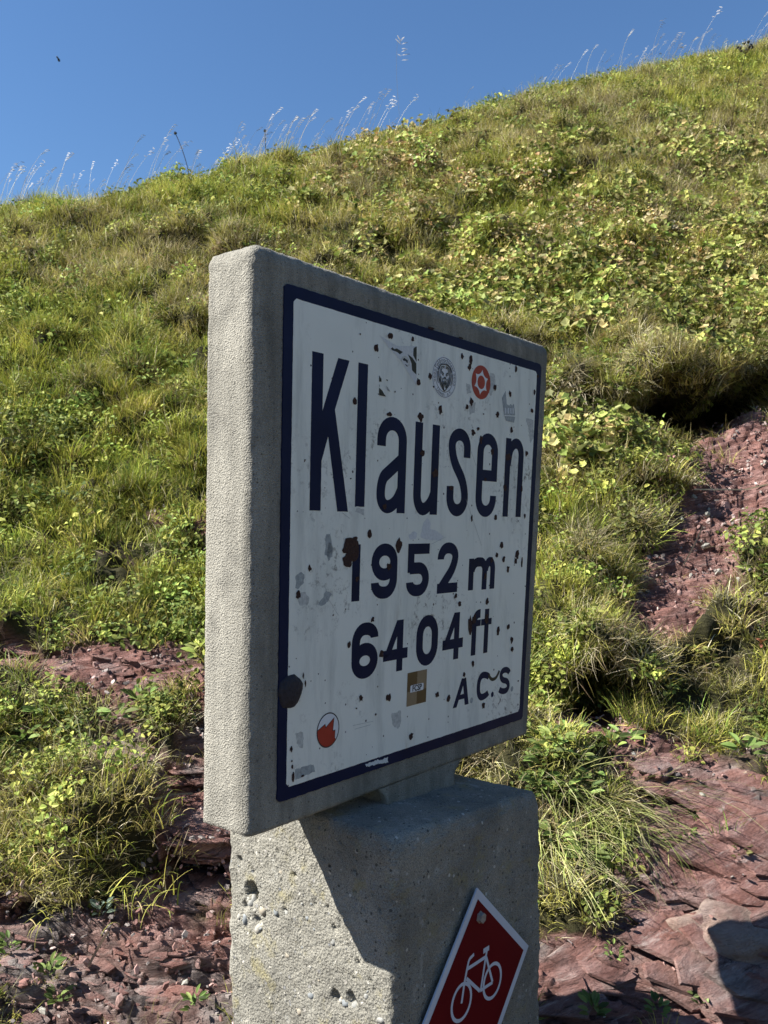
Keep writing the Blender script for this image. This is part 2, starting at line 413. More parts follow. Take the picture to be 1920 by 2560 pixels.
# enamel plate: navy edge with a white field
IW = .0196
def plate(name, x0, x1, y0, y1, w0, w1, mat, parent, rough):
    F = Flat(PB2, w1); pts = []
    def e(a, b, n): return [Vector(a).lerp(Vector(b), i/n) for i in range(n)]
    r = .006; P = [(x0+r, y0), (x1-r, y0), (x1, y0+r), (x1, y1-r), (x1-r, y1), (x0+r, y1), (x0, y1-r), (x0, y0+r)]
    for i in range(8): pts += e(P[i], P[(i+1) % 8], 130 if i % 2 == 0 else 2)
    pts = [p+Vector((mnoise.noise(Vector((p.x*60, p.y*60, 2)))+.7*mnoise.noise(Vector((p.x*260, p.y*260, 1))), mnoise.noise(Vector((p.x*60, p.y*60, 5)))+.7*mnoise.noise(Vector((p.x*260, p.y*260, 9)))))*rough for p in pts]
    F.poly(pts, mat, w=w1)
    n = len(pts); o = len(F.v); F.v += [BP(p.x, p.y, w1) for p in pts]+[BP(p.x, p.y, w0) for p in pts]
    for i in range(n): F.f.append([o+i, o+n+i, o+n+(i+1) % n, o+(i+1) % n]); F.mi.append(0)
    return F.build(name, parent)
panel = plate('enamel_panel', 0, W_, 0, H_, -.002, .0022, M['navy'], sign, .0011)
panel['label'] = 'navy edged enamel plate'
plate('white_field', IW, W_-IW, IW, H_-IW, .0020, .0027, M['white'], panel, .0005)
LW = .0029; nv = M['navy']
def letter(name, fn, label=None):
    F = Flat(PB2, LW); fn(F); return F.build(name, panel, label)
SW = .024
letter('letter', lambda F: F.poly([(.0615, .7045), (.0875, .7045), (.0875, .612), (.122, .703), (.150, .703), (.117, .617), (.155, .449), (.128, .449), (.102, .571), (.0875, .530), (.0875, .4495), (.0615, .4495)], nv, sub=.006, rough=.0003), 'navy capital K')
letter('letter', lambda F: F.poly([(.1725, .4575), (.179, .459), (.188, .458), (.1975, .4585), (.1975, .704), (.1725, .704)], nv, sub=.006, rough=.0003), 'navy small l')
letter('letter', lambda F: (F.stroke([(.2395, .567), (.2395, .609), (.300, .609), (.300, .449)], SW, nv, .030), F.stroke([(.300, .547), (.262, .522), (.241, .508), (.241, .460), (.280, .460), (.300, .492)], .0235, nv, .022)), 'navy small a')
letter('letter', lambda F: (F.stroke([(.348, .620), (.348, .458), (.388, .458), (.402, .49)], .0235, nv, .028), F.rect(.390, .414, .448, .620, nv)), 'navy small u')
letter('letter', lambda F: F.stroke([(.511, .564), (.511, .609), (.457, .609), (.457, .563), (.508, .508), (.508, .458), (.456, .458), (.456, .505)], SW, nv, .027), 'navy small s')
letter('letter', lambda F: (F.rect(.570, .618, .521, .544, nv), F.stroke([(.616, .521), (.616, .609), (.560, .609), (.560, .458), (.616, .458), (.616, .491)], .0235, nv, .028)), 'navy small e')
letter('letter', lambda F: (F.rect(.658, .680, .448, .618, nv), F.stroke([(.671, .56), (.680, .609), (.7245, .609), (.7245, .448)], .0225, nv, .026)), 'navy small n')
dw = .0215
letter('digit', lambda F: F.rect(.1695, .1905, .2975, .394, nv))
letter('digit', lambda F: (F.stroke([(.232, .384), (.285, .384), (.285, .340), (.232, .340)], dw, nv, .026, closed=True), F.stroke([(.285, .362), (.285, .308), (.232, .308), (.232, .326)], dw, nv, .024)))
letter('digit', lambda F: (F.rect(.327, .395, .374, .3935, nv), F.rect(.327, .347, .340, .385, nv), F.stroke([(.334, .348), (.385, .348), (.385, .3065), (.3345, .3065), (.3345, .322)], dw, nv, .023)))
letter('digit', lambda F: (F.stroke([(.4335, .362), (.4335, .384), (.484, .384), (.484, .350), (.438, .308)], dw, nv, .024), F.rect(.424, .495, .2965, .3155, nv)))
letter('letter', lambda F: (F.rect(.535, .554, .297, .361, nv), F.stroke([(.548, .335), (.552, .3535), (.5965, .3535), (.5965, .296)], .019, nv, .017), F.stroke([(.600, .335), (.603, .3535), (.6285, .3535), (.6285, .296)], .019, nv, .017)))
letter('digit', lambda F: (F.stroke([(.1845, .2135), (.2355, .2135), (.2355, .174), (.1845, .174)], dw, nv, .025, closed=True), F.stroke([(.1845, .198), (.1845, .2485), (.2355, .2485), (.2355, .232)], dw, nv, .024)))
def four(F, x): F.rect(x+.040, x+.0585, .164, .256, nv); F.rect(x, x+.0735, .1855, .2045, nv); F.poly([(x+.0385, .256), (x+.0575, .256), (x+.0215, .1975), (x, .1975), (x, .190)], nv)
letter('digit', lambda F: four(F, .262))
letter('digit', lambda F: F.stroke([(.373, .2475), (.4235, .2475), (.4235, .174), (.373, .174)], dw, nv, .027, closed=True))
letter('digit', lambda F: four(F, .451))
letter('letter', lambda F: (F.stroke([(.5655, .164), (.5655, .2475), (.588, .2475)], .0175, nv, .018), F.rect(.549, .590, .222, .235, nv)))
letter('letter', lambda F: (F.rect(.6055, .6225, .164, .255, nv), F.rect(.592, .634, .222, .235, nv)))
letter('letter', lambda F: (F.poly([(.497, .068), (.5115, .068), (.540, .121), (.527, .123)], nv), F.poly([(.542, .068), (.557, .068), (.543, .123), (.530, .121)], nv), F.rect(.512, .550, .0815, .091, nv)))
letter('letter', lambda F: F.stroke([(.634, .112), (.626, .119), (.593, .119), (.593, .074), (.626, .074), (.634, .080)], .0135, nv, .02))
letter('letter', lambda F: F.stroke([(.7215, .110), (.716, .1185), (.6855, .1185), (.6855, .100), (.7195, .092), (.7195, .0735), (.690, .0735), (.6805, .080)], .0125, nv, .013))
for (a, b, mt) in ((.568, .0735, 'worn'), (.652, .0735, 'navy'), (.737, .0735, 'worn')): letter('full_stop', lambda F: F.disc(a, b, .0058, M[mt], 16))
# a curl of peeled paint hanging between C and S
letter('paint_curl', lambda F: F.stroke([(.632, .118), (.640, .106), (.660, .104), (.672, .112), (.677, .120)], .007, M['s_dark'], .012))

# rust scars where stones hit the enamel
def z1(x, y): return panel_pt(680+x/2.304, 680+y/2.304)
def z2(x, y): return panel_pt(660+x/2.242, 1280+y/2.242)
ch1 = [(675, 368, 15, 22), (594, 440, 14, 27), (803, 388, 9, 15), (838, 635, 15, 21), (903, 602, 11, 21), (922, 660, 5, 7), (470, 745, 13, 22), (1088, 487, 10, 19), (1138, 508, 12, 26), (1132, 550, 12, 22), (1398, 560, 8, 22), (1278, 665, 10, 20), (1506, 692, 7, 17), (1365, 702, 8, 20), (1142, 748, 12, 25), (1116, 777, 10, 16), (1491, 800, 8, 17), (963, 793, 12, 31), (1292, 823, 11, 21), (849, 835, 18, 32), (670, 820, 18, 18), (1373, 912, 8, 19), (1180, 903, 10, 12), (1153, 925, 13, 19), (1196, 965, 12, 25), (1262, 1035, 10, 18), (1355, 1065, 18, 25), (1458, 1045, 10, 18), (858, 1042, 13, 27), (930, 1162, 22, 30), (1222, 1195, 7, 13), (1335, 1240, 10, 22), (1430, 1250, 6, 20), (1025, 1245, 16, 14), (1280, 1413, 9, 17), (1448, 1405, 6, 15), (1142, 1420, 5, 25), (553, 1508, 13, 24), (1315, 1573, 10, 19), (910, 325, 18, 9), (1524, 600, 8, 12), (640, 1352, 12, 20), (700, 690, 4, 6), (500, 358, 4, 5), (180, 1083, 4, 5), (445, 1190, 4, 5), (1210, 818, 4, 5), (1080, 380, 14, 6)]
ch2 = [(584, 122, 13, 24), (750, 187, 19, 42), (692, 305, 16, 22), (515, 372, 12, 18), (247, 316, 13, 20), (183, 465, 15, 26), (1324, 186, 11, 18), (1297, 243, 8, 16), (1336, 263, 9, 19), (1360, 318, 9, 20), (1412, 235, 13, 30), (1402, 275, 9, 22), (1438, 280, 5, 30), (1270, 270, 8, 20), (1232, 358, 8, 18), (1067, 470, 10, 18), (1090, 513, 9, 18), (1244, 500, 9, 21), (600, 602, 11, 16), (467, 742, 13, 20), (650, 795, 15, 24), (1147, 630, 13, 62), (1240, 600, 12, 30), (1170, 600, 12, 34), (1304, 665, 11, 29), (1362, 642, 8, 17), (1381, 715, 8, 21), (1384, 768, 8, 18), (1163, 850, 10, 18), (1115, 910, 9, 16), (536, 1040, 13, 21), (690, 1040, 14, 25), (962, 1024, 12, 19), (1028, 1043, 11, 21), (1223, 1080, 10, 21), (817, 1253, 13, 21), (510, 1098, 5, 5), (618, 1132, 5, 6), (145, 1325, 8, 18), (155, 1480, 9, 30), (150, 1425, 7, 13), (148, 1392, 5, 6), (210, 1475, 10, 7), (212, 915, 4, 18), (224, 960, 4, 20), (1417, 945, 4, 5), (478, 195, 47, 62), (462, 270, 30, 45), (500, 160, 18, 30), (498, 235, 27, 48)]
rr = random.Random(3)
for lst, zf, sc in ((ch1, z1, 2.304), (ch2, z2, 2.242)):
    for (x, y, a, b) in lst:
        c0 = Vector(zf(x, y)); cx = abs(zf(x+a, y)[0]-c0.x); cy = abs(zf(x, y+b)[1]-c0.y)
        big = a > 24; n = 22 if big else 12; rad = [rr.choice([rr.uniform(.55, .8), rr.uniform(.8, 1.15), rr.uniform(.85, 1.1)]) for _ in range(n)]
        if big: rad = [.9+.22*mnoise.noise(Vector((q*.45, x, y)))+rr.uniform(-.06, .06) for q in range(n)]
        F = Flat(PB2, LW+.0012); ctr = F.P2(c0.x, c0.y, LW-.00005)
        o = len(F.v); F.m(M['rust'])
        for ringk, (kk, ww) in enumerate(((1., LW+.0003), (.8, LW+.0010), (.45, LW+.0004))):
            for i in range(n):
                an = 6.28319*i/n; F.v.append(BP(c0.x+cx*rad[i]*kk*math.cos(an), c0.y+cy*rad[i]*kk*math.sin(an), ww+rr.uniform(0, .0003)))
        F.v.append(BP(c0.x, c0.y, LW+.0004))
        for q in range(2):
            for i in range(n):
                j = (i+1) % n; F.f.append([o+q*n+i, o+q*n+j, o+q*n+n+j, o+q*n+n+i]); F.mi.append(0)
        for i in range(n): F.f.append([o+2*n+i, o+2*n+(i+1) % n, o+3*n]); F.mi.append(0)
        F.build('rust_scar', panel, 'large brown rust scar beside the digit 1' if big and a == 47 else None)
# rusty dome-headed bolt on the left edge
c0 = Vector(z2(142, 1000)); bv = []; bf = []; n = 20
prof = [(.0285, .0022), (.0265, .005), (.0235, .0065), (.021, .0085), (.0165, .0105), (.009, .0115), (.0, .012)]
for (r_, w_) in prof:
    for i in range(n):
        an = 6.28319*i/n; k_ = 1+(.13*mnoise.noise(Vector((math.cos(an)*2, math.sin(an)*2, r_*90))) if r_ > .02 else 0)
        bv.append(BP(c0.x+r_*k_*math.cos(an)*.92, c0.y+r_*k_*math.sin(an)*.92, w_+.0006*mnoise.noise(Vector((i, r_*300, 3))))-SO)
for q in range(len(prof)-1):
    for i in range(n): bf.append((q*n+i, q*n+(i+1) % n, (q+1)*n+(i+1) % n, (q+1)*n+i))
mesh_obj('bolt', bv, bf, M['bolt_dark'], panel, smooth=False)['label'] = 'rusted round bolt on the left edge of the plate'

# worn places and glue left by old stickers
def patch(pts, mat, zf, rough=.0026, name='worn_patch', w=.00275):
    F = Flat(PB2, w); F.poly([zf(*p) for p in pts][::-1], mat, sub=.003, rough=rough); F.build(name, panel)
patch([(345, 225), (362, 165), (380, 200), (375, 250), (350, 270)], M['worn'], z2)
patch([(295, 520), (325, 470), (345, 440), (375, 460), (350, 500), (325, 522)], M['worn'], z2)
patch([(170, 360), (195, 340), (218, 350), (215, 400), (185, 430), (170, 420)], M['worn'], z2)
patch([(180, 480), (210, 440), (248, 480), (235, 520), (195, 525)], M['residue'], z2)
patch([(705, 1130), (760, 1110), (762, 1180), (745, 1215), (715, 1190)], M['residue'], z2)
patch([(168, 1240), (215, 1230), (212, 1320), (185, 1310)], M['residue'], z2)
patch([(165, 1440), (270, 1410), (280, 1450), (170, 1500)], M['worn'], z2, .002)
patch([(888, 60), (908, 30), (925, 50), (925, 95), (960, 105), (1000, 135), (985, 160), (900, 155), (870, 140), (875, 105)], M['residue_light'], z2, .0016)
patch([(805, 130), (830, 108), (852, 118), (845, 150), (812, 155)], M['residue_light'], z2)
patch([(560, 1408), (688, 1372), (688, 1400), (640, 1410), (565, 1428)], M['residue_light'], z2, w=.00285)
patch([(1250, 580), (1278, 590), (1280, 650), (1255, 720), (1240, 690)], M['residue'], z1)
patch([(1112, 640), (1135, 650), (1140, 700), (1115, 700)], M['residue'], z1)
patch([(1128, 770), (1165, 750), (1160, 810), (1130, 822)], M['residue'], z1)
patch([(478, 1362), (525, 1365), (525, 1400), (470, 1380)], M['residue'], z1)
patch([(1455, 840), (1500, 850), (1500, 960), (1480, 985), (1470, 900)], M['residue'], z1)
patch([(300, 1520), (330, 1500), (345, 1600), (325, 1640), (300, 1630)], M['worn'], z1)

# stickers
STW = .0031
def sticker(fn, label, w=STW):
    F = Flat(PB2, w); fn(F); o = F.build('sticker', panel, label); return o
def four_p(zf, *P): return [zf(*p) for p in P]
def lion(F):
    cx, cy = panel_pt(1108, 944); R = .0405; wh, bk = M['s_white'], M['s_black']
    F.disc(cx, cy, R, wh, 56); F.ringp(cx, cy, R*.945, .0010, bk); F.ringp(cx, cy, R*.70, .0011, bk)
    def arc(rad, up, a0=0):
        def pl(x, y):
            if up: t = math.pi/2-x/rad+a0; q = rad+y
            else: t = -math.pi/2+x/rad+a0; q = rad-y
            return cx+q*math.cos(t), cy+q*math.sin(t)
        return pl
    F.text('Feldmochinger', .0112, arc(R*.745, True), bk); F.text('Löwen   e.V.', .0112, arc(R*.90, False), bk)
    for sg in (-1, 1):                                 # little ornaments between the words
        for q in (-.30, -.1, .1, .3):
            a = q; F.ringp(cx+sg*R*.82*math.cos(a), cy+R*.82*math.sin(a), .0020, .0008, bk, 10)
    # a lion's head drawn in black strokes
    L = lambda x, y: (cx+x*R*.66, cy+y*R*.66)
    St = lambda pts, wd=.0012, r=.004: F.stroke([L(*p) for p in pts], wd, bk, r)
    Fi = lambda pts, m=bk: F.poly([L(*p) for p in pts], m)
    for sg in (-1, 1):
        St([(0, .95), (sg*.45, .95), (sg*.72, .6), (sg*.78, .1), (sg*.6, -.45), (sg*.25, -.8), (0, -1.0)], .0022, .010)
        St([(sg*.06, .78), (sg*.4, .82), (sg*.55, .5), (sg*.60, 0), (sg*.42, -.5), (0, -.88)], .0018, .008)
        St([(sg*.05, .68), (sg*.25, .72), (sg*.44, .55), (sg*.42, .2)], .0014, .005)
        St([(sg*.9, .35), (sg*.92, -.1), (sg*.75, -.5)], .0018); St([(sg*.66, .75), (sg*.85, .45)], .0016)
        Fi([(sg*.10, .28), (sg*.36, .42), (sg*.38, .34), (sg*.16, .20)]); Fi([(sg*.13, .16), (sg*.33, .26), (sg*.30, .13), (sg*.17, .10)])
        St([(sg*.08, .05), (sg*.13, -.12), (sg*.30, -.20), (sg*.36, -.05)], .0011, .003)
        for q in (-.12, -.2, -.28): St([(sg*.18, q+.02), (sg*.34, q-.02)], .0006, 0)
        St([(sg*.46, .05), (sg*.48, -.3), (sg*.3, -.6)], .0014); St([(sg*.28, -.25), (sg*.30, -.5), (sg*.1, -.72)], .0016)
        St([(sg*.7, -.1), (sg*.52, -.55)], .0012)
    Fi([(-.13, .02), (.13, .02), (.07, -.10), (0, -.15), (-.07, -.10)]); St([(0, -.12), (0, -.24)], .0009, 0)
    Fi([(-.22, -.28), (0, -.24), (.22, -.28), (.2, -.55), (.08, -.66), (-.08, -.66), (-.2, -.55)])
    for sg in (-1, 1): Fi([(sg*.17, -.27), (sg*.09, -.26), (sg*.12, -.40)], wh); Fi([(sg*.13, -.62), (sg*.07, -.62), (sg*.1, -.50)], wh)
    Fi([(-.12, -.82), (0, -.72), (.12, -.82), (0, -.95)], wh)
sticker(lion, 'round white sticker with a roaring lion head')
def star(F):
    cx, cy = panel_pt(1200, 956); R = .0350; F.disc(cx, cy, R, M['s_red'], 48)
    pts = []; rot = math.radians(84)
    for k in range(6):
        a = rot+k*math.pi/3; b = a+math.pi/3; A = Vector((math.cos(a), math.sin(a)))*R*.76; B = Vector((math.cos(b), math.sin(b)))*R*.76
        m = (A+B)/2*.56
        for t in (0, .12, .28, .5, .72, .88): pts.append(Vector((cx, cy))+A*(1-t)**2+m*2*t*(1-t)+B*t*t)
    F.poly(pts, M['s_white']); F.disc(cx, cy, R*.40, M['s_red'], 30)
sticker(star, 'round red sticker with a white six pointed ring')
def mount(F):
    cx, cy = panel_pt(817, 1824); R = .0285; F.disc(cx, cy, R, M['s_black'], 48); F.disc(cx, cy, R*.93, M['s_white'], 48)
    pts = [(-.92, .12), (-.28, .38), (-.22, .18), (.50, .62), (.42, -.12), (.62, -.10), (.60, -.52)]
    arc = [(math.cos(a)*.93, math.sin(a)*.93) for a in np.linspace(math.radians(-42), math.radians(-187), 26)]
    P = [Vector((cx+x*R, cy+y*R)) for x, y in pts+arc]
    F.poly(P, M['s_red']); F.stroke([p for p in P[:7]], .0012, M['s_black'], 0)
sticker(mount, 'round sticker with red jagged peaks in a black ring')
def fc(F):
    x0, x1, y0, y1 = .338, .401, .0955, .1565; xm = (x0+x1)/2; ym = y0+.026
    F.rect(x0, xm, ym, y1, M['s_brown']); F.rect(xm, x1, ym, y1, M['s_tan']); F.rect(x0, xm, y0, ym, M['s_tan']); F.rect(xm, x1, y0, ym, M['s_brown'])
    F.poly([(x0+.010, .1195), (x1-.012, .1195), (x1-.010, .121), (x1-.010, .131), (x1-.012, .1325), (x0+.012, .1325), (x0+.010, .131)], M['s_white'])
    F.text('FCSP', .0145, lambda x, y: (xm+x*.98, .1208+y*1.05), M['s_black'])
    for dx, dy in ((.0006, 0), (0, .0006), (.0006, .0006), (-.0005, 0)): F.text('FCSP', .0145, lambda x, y: (xm+x*.98+dx, .1208+y*1.05+dy), M['s_black'])
sticker(fc, 'square brown and tan sticker reading FCSP')
z7 = lambda x, y: panel_pt(900+x/8.295, 820+y/8.295)
z8 = lambda x, y: panel_pt(1060+x/6.38, 860+y/6.38)
def torn(F):
    P = lambda L, m: F.poly([z7(*p) for p in L][::-1], m)
    P([(380, 150), (720, 370), (1150, 380), (1145, 1190), (950, 900), (820, 680), (560, 400)], M['residue_light'])
    P([(610, 430), (650, 400), (680, 440), (735, 425), (860, 500), (800, 550), (740, 500), (640, 465)], M['s_dark'])
    P([(1150, 385), (1145, 705), (1075, 570), (1080, 430), (1110, 400)], M['s_dark'])
    P([(960, 545), (1060, 620), (1140, 740), (1140, 970), (1050, 880), (1040, 740), (1000, 630)], M['s_dark'])
    c = z7(915, 690); F.stroke([z7(820, 690), z7(850, 610), z7(920, 590), z7(990, 670), z7(985, 790)], .0035, M['residue'], .006)
    P([(855, 650), (890, 622), (960, 670), (965, 730), (935, 720), (920, 690), (870, 680)], M['s_black'])
    P([(900, 745), (955, 780), (960, 805), (935, 795)], M['s_black'])
    P([(368, 985), (415, 1060), (415, 1115), (368, 1115)], M['s_dark']); P([(368, 1240), (430, 1300), (470, 1370), (510, 1425), (366, 1395)], M['s_dark'])
    P([(368, 1160), (378, 1210), (368, 1225)], M['s_dark']); P([(505, 1195), (545, 1235), (600, 1325), (545, 1300)], M['worn'])
    P([(515, 1065), (545, 1080), (540, 1105), (520, 1090)], M['s_dark'])
sticker(torn, 'torn remains of a dark triangular sticker')
def castle(F):
    P = lambda L, m: F.poly([z8(*p) for p in L][::-1], m)
    P([(1225, 860), (1285, 745), (1300, 960), (1340, 985), (1360, 955), (1390, 985), (1415, 950), (1435, 1140), (1258, 1130)], M['worn'])
    for x in (1282, 1325, 1365, 1402): P([(x-12, 1020), (x+10, 1025), (x+10, 1115), (x-8, 1110)], M['residue_light'])
    P([(1265, 1150), (1435, 1165), (1415, 1255), (1290, 1225)], M['worn']); P([(1258, 1132), (1435, 1148), (1435, 1160), (1258, 1146)], M['s_white'])
sticker(castle, 'faded grey transfer of a tower shaped emblem')
# scratches
for L in ([(1110, 1310), (1200, 1575)], [(1140, 1035), (1170, 1120)], [(395, 1385), (440, 1420)]):
    F = Flat(PB2, LW+.0002); F.stroke([z1(*p) for p in L], .0007, M['worn'], 0); F.build('scratch', panel)
for L in ([(490, 1195), (605, 1170)], [(500, 1215), (590, 1190)], [(930, 180), (1010, 140)], [(350, 480), (410, 580)]):
    F = Flat(PB2, LW+.0002); F.stroke([z2(*p) for p in L], .0006, M['worn'], 0); F.build('scratch', panel)

# ------------------------------------------------------------------ red bicycle sign on the post
bs = thing('bicycle_sign', 'red diamond sign with white bicycle bolted to the concrete post front', 'sign', PP(0, 0, -1.1))
BO = Vector(bs.location); SO_keep = SO; SO = BO
tS, tZ = plate_pt(1197, 2217); R_ = .1725; cS = tS; cZ = tZ-R_
PF = lambda a, b, w: PP(a, w, b)
rot1 = math.radians(-1.2)
def dia(r): return [(cS+r*math.sin(rot1+k*math.pi/2), cZ+r*math.cos(rot1+k*math.pi/2)) for k in range(4)][::-1]
F = Flat(PF, .0115); F.poly(dia(R_), M['sign_white']); o = len(F.v)
d4 = dia(R_); F.v += [PF(a, b, .0115) for a, b in d4]+[PF(a, b, .0085) for a, b in d4]
for i in range(4): F.f.append([o+i, o+4+i, o+4+(i+1) % 4, o+(i+1) % 4]); F.mi.append(0)
o = len(F.v); F.v += [PF(a, b, .0085) for a, b in d4]; F.f.append([o+3, o+2, o+1, o]); F.mi.append(0)
F.build('plate', bs)
F = Flat(PF, .0118); F.poly(dia(R_-.0195), M['sign_red']); F.build('red_field', bs)
z6 = lambda x, y: plate_pt(1000+x/4.366, 2180+y/4.366)
F = Flat(PF, .0121); wt = M['sign_white']
c1 = Vector(z6(668, 1412)); c2 = Vector(z6(1004, 1180)); F.ringp(c1.x, c1.y, .0292, .0060, wt, 40); F.ringp(c2.x, c2.y, .0290, .0060, wt, 40)
for L, wd in (([(668, 1425), (700, 1200), (735, 1015), (752, 945), (805, 890)], .0058), ([(722, 1155), (868, 1290)], .0060), ([(735, 1048), (932, 918)], .0062),
              ([(945, 845), (930, 930), (876, 1285)], .0056), ([(905, 858), (968, 818)], .0085), ([(872, 1285), (1006, 1195)], .0058), ([(936, 920), (1004, 1190)], .0056)):
    F.stroke([z6(*p) for p in L], wd, wt, .004)
F.build('bicycle_symbol', bs)
bv = []; bf = []; c0 = Vector(z6(868, 485))
for w_, r_ in ((.0118, .0105), (.0135, .0105), (.0138, .0088), (.0200, .0088), (.0205, .0075)):
    for i in range(6 if r_ < .01 else 6): bv.append(PF(c0.x+r_*math.cos(i*math.pi/3+.3), c0.y+r_*math.sin(i*math.pi/3+.3), w_)-BO)
for q in range(4):
    for i in range(6): bf.append((q*6+i, q*6+(i+1) % 6, q*6+6+(i+1) % 6, q*6+6+i))
bf.append(tuple(range(24, 30))); mesh_obj('bolt', bv, bf, M['steel'], bs)
SO = SO_keep

# ------------------------------------------------------------------ the hillside
SKX = [-900, 0, 266, 382, 555, 602, 810, 984, 1157, 1273, 1366, 1389, 1504, 1643, 1805, 1920, 2700]
SKY = [600, 556, 532, 494, 462, 440, 408, 357, 310, 275, 240, 234, 218, 178, 143, 114, -60]
def horizon(q): return (1280-np.interp(q*FPX+960, SKX, SKY))/FPX-.0093
def Tprof(y): return np.interp(y, [0, 1.38, 1.74, 1.97, 2.24, 2.52, 2.95, 3.6, 4.55, 5.9, 7.1, 8.6, 10.9, 13.6, 45], [-1.6, -.97, -.72, -.595, -.437, -.305, -.149, .014, .172, .3046, .385, .450, .514, .563, .70])
def surf(x, y):
    q = x/np.maximum(y, .5); e = horizon(np.clip(q, -1.2, 1.2)); T = Tprof(y)
    yc = np.interp(e, [0, .305, .385, .450, .514, .563, .7], [3.4, 5.9, 7.1, 8.6, 10.9, 13.6, 30])
    over = np.maximum(0, y-yc); k = .02
    Tm = -k*np.log(np.exp(-T/k)+np.exp(-e/k))+k*.0
    Tm = Tm+.012-.05*np.maximum(0, over-.3)/np.maximum(yc, 3)*1.2
    return y*Tm
def topx(x, y, z): return 960+FPX*x/y, 1280-FPX*z/y
BARE = [(300, 1700, 250, 90, 8), (40, 1640, 90, 45, 10), (310, 1880, 120, 75, 20), (500, 2080, 130, 210, 0), (330, 2430, 460, 190, 0), (40, 2340, 150, 110, 0), (500, 1810, 70, 140, 0),
        (1880, 1120, 210, 110, -22), (1850, 1240, 180, 130, -30), (1750, 1350, 170, 110, -40), (1700, 1460, 170, 130, -35), (1650, 1570, 140, 100, 0),
        (1560, 1860, 200, 50, 4), (1640, 1960, 150, 60, 10), (1800, 2150, 260, 240, 0), (1830, 2480, 290, 240, 0), (1560, 2260, 70, 260, 0), (1490, 2470, 280, 120, 0), (1420, 2390, 130, 60, 0), (2200, 2200, 260, 500, 0),
        (1860, 1560, 60, 22, 5), (520, 1330, 30, 60, 0), (410, 1290, 40, 25, 0)]
GREEN = [(230, 2100, 215, 190, -10), (120, 1850, 200, 110, 10), (1800, 1690, 240, 190, 0), (1460, 1300, 170, 280, 0), (1500, 1960, 140, 110, 0), (1470, 2170, 150, 200, 0), (420, 1760, 70, 40, 0), (1930, 1440, 80, 110, -40), (60, 1450, 300, 120, 0)]
def emax(L, px, py):
    m = np.full(np.shape(px), -9.)
    for (cx, cy, rx, ry, a) in L:
        a = math.radians(a); dx = px-cx; dy = py-cy; ex = (dx*math.cos(a)+dy*math.sin(a))/rx; ey = (-dx*math.sin(a)+dy*math.cos(a))/ry
        m = np.maximum(m, 1-np.sqrt(ex*ex+ey*ey))
    return m
def baremask(x, y, z):
    px, py = topx(x, y, z); b = emax(BARE, px, py); g = emax(GREEN, px, py)
    n = fbm(x*4.5, y*4.5, 4)*.55+fbm(x*17+5, y*17, 3)*.3
    lowp = sstep(2420, 2700, py)*.8
    s = np.where(b > g, b, -g*.7-.05)
    s = np.where((b < -.3) & (g < 0), -.5, s); s = np.maximum(s, lowp-.3)
    return sstep(-.14, .20, s+n*.62)
# hollows: cx, cy, rx, ry, angle, depth (m), lip push
CAVES = [(1500, 1045, 150, 46, 12, .75, .14), (1700, 1045, 180, 72, -6, 1.0, .18), (1890, 985, 140, 56, -18, .8, .16), (1490, 1745, 120, 95, -5, .9, .16), (490, 2190, 110, 85, 5, .32, .10), (1620, 2030, 60, 70, 0, .20, .05),
         (1500, 1470, 130, 30, 10, .22, .06), (1590, 1390, 60, 60, 0, .2, .04), (515, 850, 60, 30, 0, .25, .06), (440, 1040, 90, 26, 0, .22, .06), (500, 1190, 60, 26, 0, .2, .05), (250, 1010, 110, 22, 8, .18, .05), (1590, 1250, 80, 30, 0, .22, .06),
         (130, 2040, 90, 40, 0, .16, .05), (60, 2300, 90, 36, 0, .16, .04), (1440, 1380, 90, 34, 0, .22, .05), (1880, 800, 60, 24, 0, .2, .04), (1660, 820, 70, 20, 0, .15, .04), (1380, 780, 70, 18, 0, .14, .04), (330, 1240, 80, 20, 0, .15, .04), (1600, 2280, 40, 110, 0, .12, .03)]
